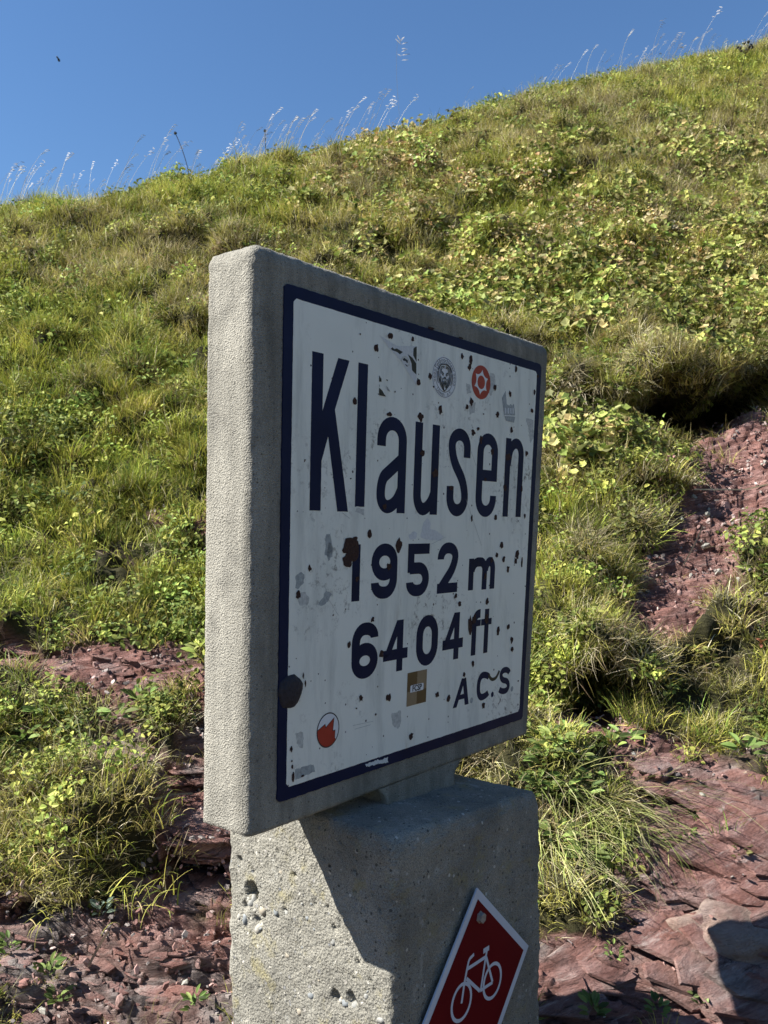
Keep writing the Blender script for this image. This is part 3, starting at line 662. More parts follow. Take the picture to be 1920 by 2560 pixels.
def shape(x, y):
    z = surf(x, y); px, py = topx(x, y, z); bm_ = baremask(x, y, z); g = 1-bm_
    amp = np.interp(y, [1.6, 4, 11], [.6, .9, 1.2]); fade = np.interp(y, [1.3, 1.8], [0, 1])
    hum = fbm(x*1.7+3, y*1.7, 3)*.085+np.maximum(0, fbm(x*5.0, y*5.0+9, 3))*.20+np.maximum(0, fbm(x*9.5+4, y*9.5, 2))*.10+fbm(x*17, y*17, 2)*.03
    # layered shale in the bare ground
    bed = z+.20*x+.10*y+fbm(x*1.6, y*1.6, 3)*.10
    b1 = bed/.085+fbm(x*3, y*3, 2)*.5; f1 = b1-np.floor(b1); b2 = bed/.028+fbm(x*5+40, y*5, 2)*.8; f2 = b2-np.floor(b2)
    st = (sstep(0, .75, f1)-f1*.15)*.040+(sstep(0, .7, f2))*.015
    rk = st*1.25+fbm(x*9, y*9, 4)*.035+fbm(x*2.2+9, y*2.2, 2)*.06+fbm(x*40, y*40, 2)*.006
    out = (g*hum*amp+bm_*rk*.95-bm_*.03)*fade
    # hump of turf at lower left, turf bank at the right
    q = emax([(240, 2060, 220, 170, 0)], px, py); out = out+.16*sstep(-.1, .7, q)
    q = emax([(1480, 2060, 150, 130, 0)], px, py); out = out+.03*sstep(-.1, .7, q)
    q = emax([(1720, 1330, 150, 330, 38)], px, py); out = out-.05*sstep(0, .7, q)
    X = x.copy(); Y = y-out*.55; Z = z+out*.72
    for (cx, cy, rx, ry, a, dp, lip) in CAVES:
        q = emax([(cx, cy, rx, ry, a)], px+fbm(x*6, y*6, 3)*60, py+fbm(x*6+20, y*6, 3)*26); b = sstep(0, .45, q); Y = Y+dp*.8*b; Z = Z-dp*.1*b
        q = emax([(cx, cy-ry*1.25, rx*1.1, ry*.8, a)], px, py); b = sstep(0, .8, q); Y = Y-lip*b; Z = Z+lip*.3*b
    return X, Y, Z, bm_, px, py
NQ = 640; NY = 640
qs = np.concatenate([np.linspace(-1.5, -.52, 60, endpoint=False), np.linspace(-.52, .52, NQ-120, endpoint=False), np.linspace(.52, 1.5, 60)])
ys = np.concatenate([np.geomspace(1.32, 13, NY-60, endpoint=False), np.geomspace(13, 80, 60)])
Q, Yg = np.meshgrid(qs, ys); Xg = Q*Yg
TX, TY, TZ, TB, TPX, TPY = shape(Xg, Yg)
grid = np.stack([TX, TY, TZ], -1); V = grid.reshape(-1, 3)
ii = np.arange(NY*NQ).reshape(NY, NQ)
faces = np.stack([ii[:-1, :-1], ii[:-1, 1:], ii[1:, 1:], ii[1:, :-1]], -1).reshape(-1, 4)
me = bpy.data.meshes.new('hillside'); me.vertices.add(len(V)); me.vertices.foreach_set('co', V.ravel())
me.loops.add(len(faces)*4); me.loops.foreach_set('vertex_index', faces.ravel().astype(np.int32))
me.polygons.add(len(faces)); me.polygons.foreach_set('loop_start', np.arange(len(faces))*4)
try: me.polygons.foreach_set('loop_total', np.full(len(faces), 4))
except Exception: pass
me.update(calc_edges=True); me.polygons.foreach_set('use_smooth', np.ones(len(faces), bool))
at = me.color_attributes.new('Col', 'FLOAT_COLOR', 'POINT')
dry = sstep(-.2, .3, fbm(Xg*1.1+50, Yg*1.1, 3)+.25*(TPY < 900))
grey = sstep(.05, .35, fbm(Xg*2.6, Yg*2.6+31, 3)+.22*emax([(1700, 2180, 260, 150, 15), (330, 1850, 220, 120, 0), (300, 2450, 420, 200, 0)], TPX, TPY)*(1)+.0)
pale = sstep(.15, .5, emax([(1800, 2320, 210, 80, 5), (290, 1930, 90, 70, 0), (250, 1790, 60, 60, 0)], TPX, TPY)+fbm(Xg*7, Yg*7, 3)*.3)
cc = np.zeros((NY, NQ, 4)); cc[..., 0] = TB; cc[..., 1] = grey; cc[..., 2] = pale; cc[..., 3] = 1
at.data.foreach_set('color', cc.ravel())
def shale(s, greyf):
    vb = bed_vec(s, (4, 4, 26)); vf = bed_vec(s, (7, 7, 75)); P = pos(s)
    red = s.ramp(s.noise(2.0, 9, .72, vb), [(.30, (.085, .036, .030)), (.44, (.20, .105, .092)), (.58, (.34, .205, .184)), (.75, (.52, .385, .355))])
    gry = s.ramp(s.noise(2.0, 9, .72, vb), [(.30, (.07, .058, .054)), (.48, (.21, .172, .16)), (.62, (.33, .29, .27)), (.75, (.48, .44, .41))])
    c = s.mix(greyf, red, gry)
    c = s.mix(s.ramp(s.noise(9, 5, .6, P), [(.40, 0.), (.68, .6)]), c, (.33, .15, .115))
    c = s.mix(s.ramp(s.noise(1.0, 8, .8, vf), [(.56, 0.), (.66, .65)]), c, (.56, .47, .43))
    c = s.mix(s.ramp(s.noise(1.4, 8, .8, bed_vec(s, (5, 5, 60))), [(.54, 0.), (.62, .85)]), c, (.045, .026, .024))
    nb = s.bump(s.noise(1.5, 9, .75, vb), 1., .035); nb = s.bump(s.noise(1.0, 8, .8, vf), .9, .010, nb); nb = s.bump(s.noise(70, 5, .7, P), .7, .006, nb)
    return c, nb
s = NT('hillside_ground')
av = s.n('ShaderNodeAttribute', attribute_name='Col'); sp = s.n('ShaderNodeSeparateColor'); s.l(av.outputs['Color'], sp.inputs[0])
c, nb = shale(s, sp.outputs[1])
soil = s.ramp(s.noise(22, 6, .7), [(.3, (.022, .022, .010)), (.7, (.07, .065, .028))])
c = s.mix(sp.outputs[0], soil, c)
M['ground'] = s.fin(c, .9, nb, .2)
me.materials.append(M['ground'])
hill = bpy.data.objects.new('hillside', me); COL.objects.link(hill); tag(hill, 'steep grassy mountain slope with bare red shale below the skyline', kind='structure')
# verge in front of and below the bank, and the land all round
s = NT('verge_gravel'); c = s.ramp(s.noise(30, 8, .7), [(.3, (.045, .035, .03)), (.55, (.08, .065, .055)), (.75, (.15, .13, .115))])
M['verge'] = s.fin(c, .95, s.bump(s.vor(60), .7, .01), .2)
gx = np.linspace(-60, 60, 121); gy = np.concatenate([np.linspace(-60, 0, 31), np.linspace(.1, 2.0, 20)])
GV = []; GF = []
for y in gy:
    for x in gx: GV.append((x, y, float(-1.25-.03*max(0, 1.3-y)+.02*mnoise.noise(Vector((x*1.5, y*1.5, 0)))-(.25 if y > 1.5 else 0)-(.6 if y < -2 else 0))))
for j in range(len(gy)-1):
    for i in range(120): a = j*121+i; GF.append((a, a+1, a+122, a+121))
mesh_obj('verge', GV, GF, M['verge'], smooth=True)['kind'] = 'structure'
bpy.data.objects['verge']['label'] = 'gravelly verge in front of the bank'
mesh_obj('land', [(-2500, -2500, -8), (2500, -2500, -8), (2500, 2500, -8), (-2500, 2500, -8)], [(0, 1, 2, 3)], simple('land_grass', (.06, .08, .03), .9, .3, .02))['kind'] = 'structure'

# the pass road behind the camera
mesh_obj('road', [(-80, -7.5, -1.40), (80, -7.5, -1.40), (80, -1.6, -1.36), (-80, -1.6, -1.36), (-80, -7.5, -1.7), (80, -7.5, -1.7), (80, -1.6, -1.7), (-80, -1.6, -1.7)], [(0, 1, 2, 3), (0, 4, 5, 1), (3, 2, 6, 7)], simple('asphalt', (.055, .055, .057), .9, .2, 300, .003))['kind'] = 'structure'
mv = []; mf = []; na = 90  # unseen mountain ring, added to block the bright low sky
for j in range(7):
    for i in range(na+1):
        a = math.radians(-205+230*i/na); d = 900+j*260; h = [ -8, 60, 190, 340, 470, 560, 420][j]*(1+.35*mnoise.noise(Vector((i*.16, j*.3, 2))))+40*mnoise.noise(Vector((i*.7, j, 4)))
        mv.append((d*math.cos(a), d*math.sin(a), h if j else -20))
for j in range(6):
    for i in range(na): a = j*(na+1)+i; mf.append((a, a+na+1, a+na+2, a+1))
mesh_obj('mountain_screen', mv, mf, simple('mountain_screen_green', (.075, .085, .055), .95, .4, .01), smooth=True)['kind'] = 'structure'

def at_px(px, py):                               # ground point seen at a pixel of the photograph: search the built grid
    j0 = np.argmin(np.abs(qs-(px-960)/FPX)); lo = max(0, j0-6); hi = min(NQ, j0+7)
    P = grid[:, lo:hi]; ax = 960+FPX*P[..., 0]/P[..., 1]; ay = 1280-FPX*P[..., 2]/P[..., 1]
    d = (ax-px)**2+(ay-py)**2+np.where(P[..., 1] > 0, 0, 1e9)+P[..., 1]*2; k = np.unravel_index(np.argmin(d), d.shape); return Vector(P[k])

# ------------------------------------------------------------------ foliage material and tuft prototypes
def leafmat(name, rough=.62, trans=.24, hue=.045):
    s = NT(name); a = s.n('ShaderNodeAttribute', attribute_name='Col'); oi = s.n('ShaderNodeObjectInfo')
    hs = s.n('ShaderNodeHueSaturation'); s.l(a.outputs['Color'], hs.inputs['Color'])
    m1 = s.n('ShaderNodeMapRange', inp={3: .5-hue*.6, 4: .5+hue*.35}); s.l(oi.outputs['Random'], m1.inputs[0]); s.l(m1.outputs[0], hs.inputs['Hue'])
    w1 = s.n('ShaderNodeMath', operation='MULTIPLY', inp={1: 7.31}); s.l(oi.outputs['Random'], w1.inputs[0])
    w2 = s.n('ShaderNodeMath', operation='FRACT'); s.l(w1.outputs[0], w2.inputs[0])
    m2 = s.n('ShaderNodeMapRange', inp={3: .42, 4: 1.72}); s.l(w2.outputs[0], m2.inputs[0]); s.l(m2.outputs[0], hs.inputs['Value'])
    hs.inputs['Saturation'].default_value = .93
    s.l(hs.outputs[0], s.b.inputs['Base Color']); s.b.inputs['Roughness'].default_value = rough; s.b.inputs['Specular IOR Level'].default_value = .18
    tr = s.n('ShaderNodeBsdfTranslucent'); s.l(hs.outputs[0], tr.inputs[0]); mx = s.n('ShaderNodeMixShader', inp={0: trans})
    s.l(s.b.outputs[0], mx.inputs[1]); s.l(tr.outputs[0], mx.inputs[2]); s.l(mx.outputs[0], s.out.inputs[0]); return s.m
M['leaf'] = leafmat('foliage'); M['stalkm'] = leafmat('dry_stalk', .6, .3, .02)
GREENS = [(.27, .33, .035), (.33, .38, .042), (.40, .41, .05), (.15, .22, .028), (.45, .43, .08), (.25, .32, .055)]
DRY = [(.52, .46, .26), (.42, .38, .18), (.62, .56, .36), (.30, .24, .11)]
OLIVE = [(.42, .40, .075), (.50, .46, .13), (.31, .31, .05)]
class Veg:
    def __init__(s, seed): s.v = []; s.f = []; s.c = []; s.r = random.Random(seed)
    def blade(s, base, az, h, lean, curl, wd, col, seg=3):
        d = Vector((math.cos(az), math.sin(az), 0)); side = Vector((-d.y, d.x, 0)); tw = s.r.uniform(-.8, .8); side = (side*math.cos(tw)+d*math.sin(tw))
        p = Vector(base); th = lean; o = len(s.v)
        for k in range(seg+1):
            t = k/seg; w_ = wd*(1-t*.85 if k < seg else .06)
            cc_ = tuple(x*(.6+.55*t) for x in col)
            s.v += [p-side*w_/2, p+side*w_/2]; s.c += [cc_, cc_]
            p = p+(Vector((0, 0, 1))*math.cos(th)+d*math.sin(th))*(h/seg); th += curl/seg
        for k in range(seg): s.f.append((o+2*k, o+2*k+1, o+2*k+3, o+2*k+2))
    def leaf(s, base, direction, normal, ln, wd, col, lobes=0, fold=.25, stem=None):
        d = Vector(direction).normalized(); n = Vector(normal); n = (n-d*n.dot(d)).normalized(); sd_ = d.cross(n); o = len(s.v); base = Vector(base)
        if lobes:
            pts = []
            for k in range(lobes*2+1):
                a = -2.5+5.0*k/(lobes*2); r_ = (1 if k % 2 else .74)*(.8+.2*math.cos(a))*s.r.uniform(.9, 1.08)
                pts.append((math.sin(a)*r_*wd/2, ln*.5+math.cos(a)*r_*ln*.5))
            ctr = (0, ln*.42)
            P = lambda a, b: base+d*b+sd_*a+n*(abs(a)*fold-.12*b*b/ln)
            s.v.append(P(*ctr)-n*.1*ln); s.c.append(tuple(x*.8 for x in col)); s.v.append(base); s.c.append(col)
            for p in pts: s.v.append(P(*p)); kk = s.r.uniform(.85, 1.12); s.c.append(tuple(x*kk for x in col))
            for k in range(len(pts)-1): s.f.append((o, o+2+k, o+3+k))
            s.f.append((o, o+1, o+2)); s.f.append((o, o+len(pts)+1, o+1))
        else:
            prof_ = [(0, .0), (.25, .8), (.55, 1), (.82, .6), (1, 0)]
            for t, k in prof_:
                c0_ = base+d*ln*t-n*ln*.18*t*t
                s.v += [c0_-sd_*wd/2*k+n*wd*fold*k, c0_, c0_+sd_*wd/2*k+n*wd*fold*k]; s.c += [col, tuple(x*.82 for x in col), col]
            for q in range(4):
                a = o+q*3; s.f += [(a, a+1, a+4, a+3), (a+1, a+2, a+5, a+4)]
    def mesh(s, name, mat):
        me = bpy.data.meshes.new(name); me.from_pydata([tuple(v) for v in s.v], [], s.f); me.materials.append(mat)
        at = me.color_attributes.new('Col', 'FLOAT_COLOR', 'POINT'); c = np.ones((len(s.v), 4)); c[:, :3] = np.array(s.c); at.data.foreach_set('color', c.ravel())
        me.update(); return me
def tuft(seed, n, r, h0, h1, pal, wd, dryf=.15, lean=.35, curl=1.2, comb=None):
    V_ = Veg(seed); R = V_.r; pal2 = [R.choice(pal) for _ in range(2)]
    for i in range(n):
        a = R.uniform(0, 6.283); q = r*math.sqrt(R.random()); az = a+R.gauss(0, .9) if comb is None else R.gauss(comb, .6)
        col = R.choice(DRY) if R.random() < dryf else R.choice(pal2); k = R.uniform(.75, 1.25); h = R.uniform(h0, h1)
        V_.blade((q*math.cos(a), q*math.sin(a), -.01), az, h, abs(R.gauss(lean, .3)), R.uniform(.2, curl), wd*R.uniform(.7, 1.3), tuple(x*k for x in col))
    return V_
def cover(seed, n, r, ls, pal, h=.05, lobes=0):
    V_ = Veg(seed); R = V_.r
    for i in range(n):
        a = R.uniform(0, 6.283); q = r*math.sqrt(R.random()); z = h*R.uniform(.1, 1); az = R.uniform(0, 6.283); col = R.choice(pal); k = R.uniform(.75, 1.25)
        d = Vector((math.cos(az), math.sin(az), R.uniform(-.5, .5))); l = R.uniform(.6, 1.2)*ls
        V_.leaf((q*math.cos(a), q*math.sin(a), z), d, (R.gauss(0, .45), R.gauss(0, .45)-.2, 1), l, l*R.uniform(.45, .8)*(1.6 if lobes else 1), tuple(x*k for x in col), lobes)
    return V_
BUNCH = {}
def protos(key, vegs, mat=None):
    c = bpy.data.collections.new(key)                 # kept out of the scene: only drawn as copies
    for i, v in enumerate(vegs): c.objects.link(bpy.data.objects.new('%s_%02d' % (key, i), v.mesh(key, mat or M['leaf'])))
    BUNCH[key] = (c, len(vegs))
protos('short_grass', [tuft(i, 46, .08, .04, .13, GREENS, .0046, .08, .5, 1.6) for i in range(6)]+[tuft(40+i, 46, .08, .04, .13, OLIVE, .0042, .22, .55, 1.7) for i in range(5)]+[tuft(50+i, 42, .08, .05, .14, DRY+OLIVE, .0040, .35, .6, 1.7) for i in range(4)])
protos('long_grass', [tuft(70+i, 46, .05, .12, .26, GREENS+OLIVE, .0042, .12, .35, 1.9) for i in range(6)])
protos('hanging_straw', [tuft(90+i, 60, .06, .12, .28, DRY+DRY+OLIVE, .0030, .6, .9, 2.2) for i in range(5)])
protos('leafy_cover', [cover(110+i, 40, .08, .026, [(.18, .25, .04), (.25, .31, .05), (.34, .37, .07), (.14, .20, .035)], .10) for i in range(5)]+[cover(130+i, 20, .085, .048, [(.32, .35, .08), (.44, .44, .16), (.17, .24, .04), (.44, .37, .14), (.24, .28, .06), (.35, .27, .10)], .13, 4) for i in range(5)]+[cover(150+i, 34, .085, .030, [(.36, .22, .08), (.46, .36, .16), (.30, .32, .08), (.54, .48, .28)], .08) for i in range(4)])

def scatter(name, key, pts, rots, scl, idx, label):
    me = bpy.data.meshes.new(name); me.vertices.add(len(pts)); me.vertices.foreach_set('co', np.asarray(pts, float).ravel())
    a = me.attributes.new('rot', 'FLOAT_VECTOR', 'POINT'); a.data.foreach_set('vector', np.asarray(rots, float).ravel())
    a = me.attributes.new('scl', 'FLOAT', 'POINT'); a.data.foreach_set('value', np.asarray(scl, float))
    a = me.attributes.new('idx', 'INT', 'POINT'); a.data.foreach_set('value', np.asarray(idx, np.int32)); me.update()
    o = bpy.data.objects.new(name, me); COL.objects.link(o); tag(o, label, None, None, 'stuff')
    g = bpy.data.node_groups.new(name, 'GeometryNodeTree'); g.interface.new_socket('Geometry', in_out='INPUT', socket_type='NodeSocketGeometry'); g.interface.new_socket('Geometry', in_out='OUTPUT', socket_type='NodeSocketGeometry')
    N = g.nodes.new; L = g.links.new; gi = N('NodeGroupInput'); go = N('NodeGroupOutput'); ip = N('GeometryNodeInstanceOnPoints'); ci = N('GeometryNodeCollectionInfo')
    ci.inputs['Collection'].default_value = BUNCH[key][0]; ci.inputs['Separate Children'].default_value = True; ci.inputs['Reset Children'].default_value = True
    def attr(nm, ty): q = N('GeometryNodeInputNamedAttribute'); q.data_type = ty; q.inputs['Name'].default_value = nm; return q.outputs['Attribute']
    e2r = N('FunctionNodeEulerToRotation'); L(attr('rot', 'FLOAT_VECTOR'), e2r.inputs[0])
    L(gi.outputs[0], ip.inputs['Points']); L(ci.outputs[0], ip.inputs['Instance']); ip.inputs['Pick Instance'].default_value = True
    L(attr('idx', 'INT'), ip.inputs['Instance Index']); L(e2r.outputs[0], ip.inputs['Rotation']); L(attr('scl', 'FLOAT'), ip.inputs['Scale']); L(ip.outputs[0], go.inputs[0])
    md = o.modifiers.new('scatter', 'NODES'); md.node_group = g; return o

# per-cell area of the grid and slope data
e1 = grid[1:, :-1]-grid[:-1, :-1]; e2 = grid[:-1, 1:]-grid[:-1, :-1]; nr = np.cross(e2, e1); area = np.linalg.norm(nr, axis=-1); nr = nr/np.maximum(area, 1e-9)[..., None]
cy_ = grid[:-1, :-1, 1]; cpx = TPX[:-1, :-1]; cpy = TPY[:-1, :-1]; cb = TB[:-1, :-1]
def sample(density, seed):
    r = np.random.default_rng(seed); ex = density*area; ex[(cy_ > 17) | (np.abs(cpx-960) > 1500) | (cpy > 2950)] = 0
    n = r.poisson(ex); jj, kk = np.nonzero(n); rep = n[jj, kk]; jj = np.repeat(jj, rep); kk = np.repeat(kk, rep)
    a = r.random(len(jj))[:, None]; b = r.random(len(jj))[:, None]
    P = grid[jj, kk]+e1[jj, kk]*a+e2[jj, kk]*b; return P, jj, kk, r
def rots_for(P, nrm, r, k=.35, down=0):
    # tilt the tuft from upright towards the surface normal
    n = nrm.copy(); n[n[:, 2] < 0] *= -1; up = np.array([0, 0, 1.])*(1-k)+n*k+r.normal(0, .16, P.shape)+np.array([0, -down, -down*.4])
    up /= np.linalg.norm(up, axis=1)[:, None]
    out = np.zeros_like(P); yaw = r.random(len(P))*6.283
    from mathutils import Quaternion
    for i in range(len(P)):
        q = Vector(up[i]).to_track_quat('Z', 'Y') @ Quaternion((0, 0, 1), yaw[i]); e = q.to_euler(); out[i] = (e.x, e.y, e.z)
    return out
veg_d = (1-sstep(.25, .8, cb)); X_c = grid[:-1, :-1, 0]
veg_d = veg_d*(1-.97*sstep(.10, .35, emax([c_[:5] for c_ in CAVES[:5]], cpx+fbm(X_c*6, cy_*6, 3)*50, cpy)))      # nothing grows inside the hollows
gap = fbm(X_c*3.1+12, cy_*3.1, 3)+fbm(X_c*9, cy_*9, 2)*.6; veg_d = veg_d*(1-.85*sstep(.22, .5, gap))
far = np.interp(cy_, [1.6, 4, 7, 11, 16], [1.35, 1.15, .75, .5, .25])
tone = fbm(X_c*.9+70, cy_*.9, 3)+.18*sstep(1100, 500, cpy)-.12*sstep(700, 0, cpx)+fbm(X_c*4, cy_*4, 2)*.35     # dry uphill, fresh low and left
P, jj, kk, r = sample(veg_d*380*far+6*(veg_d < .5), 11)
t = tone[jj, kk]+r.normal(0, .16, len(P)); idx = np.where(t < .10, r.integers(0, 6, len(P)), np.where(t < .42, r.integers(6, 11, len(P)), r.integers(11, 15, len(P))))
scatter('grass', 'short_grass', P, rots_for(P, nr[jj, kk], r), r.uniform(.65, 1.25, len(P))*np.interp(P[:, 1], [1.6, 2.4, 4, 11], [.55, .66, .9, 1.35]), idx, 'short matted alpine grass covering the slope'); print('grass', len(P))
lg = sstep(.1, .5, fbm(X_c*2.3+9, cy_*2.3, 3)+.25*emax([(380, 880, 260, 160, 0), (1350, 700, 80, 60, 0), (1480, 1250, 160, 200, 0), (1880, 500, 80, 160, 0), (300, 560, 600, 120, 0)], cpx, cpy))
P, jj, kk, r = sample(veg_d*lg*55*far, 12)
scatter('long_grass', 'long_grass', P, rots_for(P, nr[jj, kk], r, .5), r.uniform(.5, 1.0, len(P)), r.integers(0, 6, len(P)), 'longer arching grass standing in loose clumps'); print('long', len(P))
lc = sstep(.0, .22, fbm(X_c*1.8+29, cy_*1.8, 3)+.45*np.clip(emax([(1250, 640, 500, 330, 10), (1700, 600, 400, 300, 0), (1420, 1120, 130, 110, 0), (1420, 1940, 130, 70, 0), (230, 2000, 230, 180, 0)], cpx, cpy), -.3, 1))
P, jj, kk, r = sample(veg_d*(.22+lc*1.3)*190*far, 13)
zone = emax([(1250, 620, 520, 300, 8), (1750, 650, 350, 330, 0), (1430, 1110, 120, 110, 0)], TPX, TPY)[jj, kk]
brn = emax([(1080, 500, 480, 130, 14), (520, 740, 110, 140, 0), (1200, 620, 250, 90, 0), (1650, 640, 160, 80, 0)], TPX, TPY)[jj, kk]
idx = np.where((brn > 0) & (r.random(len(P)) < .6), r.integers(10, 14, len(P)), np.where((zone > 0) & (r.random(len(P)) < .7), r.integers(5, 10, len(P)), r.integers(0, 5, len(P))))
scatter('ground_cover', 'leafy_cover', P, rots_for(P, nr[jj, kk], r, .6), r.uniform(.6, 1.35, len(P))*np.interp(P[:, 1], [1.6, 2.4, 4, 10], [.5, .62, .9, 1.2]), idx, 'low leafy herbs woven through the grass'); print('cover', len(P))
lips = emax([(cx, cy-ry*1.35, rx*1.05, ry*.55, a) for (cx, cy, rx, ry, a, dp, lip) in CAVES[:12]], cpx, cpy)
P, jj, kk, r = sample(sstep(0, .5, lips)*170*(cb < .8)+veg_d*10*far, 14)
scatter('hanging_straw', 'hanging_straw', P, rots_for(P, nr[jj, kk], r, .7, .35), r.uniform(.35, .8, len(P)), r.integers(0, 5, len(P)), 'pale dry straw hanging over the dark turf edges'); print('straw', len(P))
# shale chips: loose gravel
gv = []
for i in range(8):
    V_ = Veg(500+i); R = V_.r
    for k in range(9):
        c0 = Vector((R.uniform(-.05, .05), R.uniform(-.05, .05), R.uniform(0, .006))); az = R.uniform(0, 6.28); l = R.uniform(.003, .011); wd = l*R.uniform(.4, .8); th = R.uniform(.002, .005)
        col = R.choice([(.24, .14, .12), (.34, .21, .185), (.15, .08, .07), (.45, .35, .32), (.22, .19, .175)]); o = len(V_.v); tl = Matrix.Rotation(R.uniform(-.5, .5), 3, 'X') @ Matrix.Rotation(az, 3, 'Z')
        pts = [(-l, -wd*.6), (l*.2, -wd), (l, -.1*wd), (.3*l, wd), (-.8*l, .7*wd)]
        for z_ in (0, th):
            for p in pts: V_.v.append(c0+tl @ Vector((p[0]*(1-.15*(z_ > 0)), p[1]*(1-.15*(z_ > 0)), z_))); V_.c.append(col)
        V_.f.append(tuple(o+5+q for q in range(5)))
        for q in range(5): V_.f.append((o+q, o+(q+1) % 5, o+5+(q+1) % 5, o+5+q))
    gv.append(V_)
s = NT('shale_chip'); a = s.n('ShaderNodeAttribute', attribute_name='Col'); oi = s.n('ShaderNodeObjectInfo'); mr_ = s.n('ShaderNodeMapRange', inp={3: .7, 4: 1.3}); s.l(oi.outputs['Random'], mr_.inputs[0])
hs = s.n('ShaderNodeHueSaturation'); s.l(a.outputs['Color'], hs.inputs['Color']); s.l(mr_.outputs[0], hs.inputs['Value']); M['chip'] = s.fin(hs.outputs[0], .85, None, .25)
protos('gravel', gv, M['chip'])
P, jj, kk, r = sample(sstep(.4, .9, cb)*110*np.interp(cy_, [2, 4, 8], [1, .8, .3])*(1-.8*((cpx > 1300) & (cpy > 1950))), 15)
scatter('gravel', 'gravel', P+np.array([0, 0, .002]), rots_for(P, nr[jj, kk], r, .9), r.uniform(.5, 1.3, len(P)), r.integers(0, 8, len(P)), 'loose chips of red shale on the bare slope'); print('gravel', len(P))

# ------------------------------------------------------------------ countable things on the slope
def veg_obj(name, V_, loc, mat=None, parent=None):
    o = bpy.data.objects.new(name, V_.mesh(name, mat or M['leaf'])); COL.objects.link(o); o.location = loc
    if parent is not None: o.parent = parent
    return o
# tall seed-bearing grass stalks along the skyline
STALK = []
for i in range(9):
    V_ = Veg(700+i); R = V_.r; h = R.uniform(.30, .52); az = R.choice([0, .4, -.5, .2]); lean = R.uniform(.05, .35); curl = R.uniform(.1, .6); n = 7
    d = Vector((math.cos(az), math.sin(az), 0)); p = Vector((0, 0, -.03)); th = lean; col = R.choice([(.62, .55, .42), (.70, .66, .56), (.50, .44, .28)]); wd = .0026; pp = []
    for k in range(n+1): pp.append(p.copy()); p = p+(Vector((0, 0, 1))*math.cos(th)+d*math.sin(th))*h/n; th += curl/n*(1 if k < n-2 else 2.5)
    for q in range(2):
        sd2 = Vector((0, 1, 0)) if q else Vector((1, 0, 0)); o = len(V_.v)
        for k in range(n+1): w_ = wd*(1-.5*k/n); V_.v += [pp[k]-sd2*w_/2, pp[k]+sd2*w_/2]; V_.c += [col, col]
        for k in range(n): V_.f.append((o+2*k, o+2*k+1, o+2*k+3, o+2*k+2))
    top = pp[-1]; hc = (.55, .52, .46)
    if i % 3 == 2:
        for m in range(5):
            b = pp[-1-(m > 2)].lerp(pp[-2-(m > 2)], (m % 3)/3); sg = 1 if R.random() < .8 else -1
            V_.leaf(b, (sg*.9, R.uniform(-.3, .3), R.uniform(-.3, .5)), (0, -1, .4), R.uniform(.02, .035), .0065, hc, 0, 0)
    else:
        for m in range(4):
            b = pp[-2].lerp(pp[-1], m/3.); V_.leaf(b, (d.x*.7+R.uniform(-.2, .2), R.uniform(-.2, .2), .55-.25*m), (0, -1, .2), .028, .0055, hc, 0, 0)
    STALK.append(V_.mesh('grass_stalk', M['stalkm']))
crest_px = [8, 22, 40, 55, 70, 95, 112, 130, 150, 168, 185, 205, 222, 238, 262, 280, 295, 310, 330, 345, 362, 380, 395, 412, 430, 447, 470, 490, 512, 530, 548, 560, 575, 590, 598, 612, 628, 640, 655, 668, 690, 706, 725, 742, 760, 782, 800, 815, 832, 850, 868, 890, 905, 922, 940, 960, 985, 1010, 1040, 1062, 1150, 1190, 1240, 1262, 1305, 1330, 1350, 1420, 1450, 1470, 1490, 1512, 1535, 1546, 1560, 1575, 1590, 1605, 1618, 1632, 1648, 1660, 1672, 1688, 1700, 1712, 1728, 1745, 1790, 1830, 1860, 1872, 1885, 1900, 1915]
R = random.Random(5)
def on_crest(px, back=.0):
    j = int(np.argmin(np.abs(qs-(px-960)/FPX))); P = grid[:, j]; sy = P[:, 2]/P[:, 1]; ok = (P[:, 1] > 4) & (P[:, 1] < 30); k = np.argmax(np.where(ok, sy, -9)); return Vector(P[k])
for i, px in enumerate(crest_px):
    for rep in range((4 if i % 3 == 0 else 3) if 540 < px < 980 else (4 if i % 3 == 0 else 2)):
        p = on_crest(px+R.uniform(-14, 14)); o = bpy.data.objects.new('grass_stalk', STALK[R.randrange(9)]); COL.objects.link(o)
        sc = R.choice([R.uniform(.35, .7), R.uniform(.5, .95), R.uniform(.9, 1.3)])*p.y/8*(1.0 if px < 1000 or 1540 < px < 1750 else .7); o.location = p+Vector((0, R.uniform(-.25, .1), -.05)); o.scale = (sc, sc, sc); o.rotation_euler = (R.uniform(-.1, .1), R.uniform(-.05, .25), R.uniform(-.5, .5))
        tag(o, 'thin pale dry grass stalk standing against the blue sky on the skyline', 'grass stalk', 'dry grass stalks along the skyline')
# one tall oat-like stalk above the sign
p = on_crest(1002); V_ = Veg(900); n = 8; H1 = (p.y*(1280-92)/FPX-p.z); pts = [Vector((-.05*math.sin(k/n*2.2), 0, H1*k/n)) for k in range(n+1)]; o_ = len(V_.v)
for q in range(n+1): V_.v += [pts[q]+Vector((-.0012, 0, 0)), pts[q]+Vector((.0012, 0, 0))]; V_.c += [(.55, .55, .55)]*2
for q in range(n): V_.f.append((2*q, 2*q+1, 2*q+3, 2*q+2))
for k, (dx, zf) in enumerate([(.03, .99), (.05, .95), (-.05, .945), (.08, .90), (.09, .865), (.085, .83), (-.08, .82), (.10, .775), (-.03, .97), (.02, 1.0)]):
    b = Vector((0, 0, H1*zf)); V_.leaf(b, (dx*8, 0, .5-.3*(k % 2)), (0, -1, .5), .05+.025*(k % 3), .012, (.85, .83, .82), 0, 0)
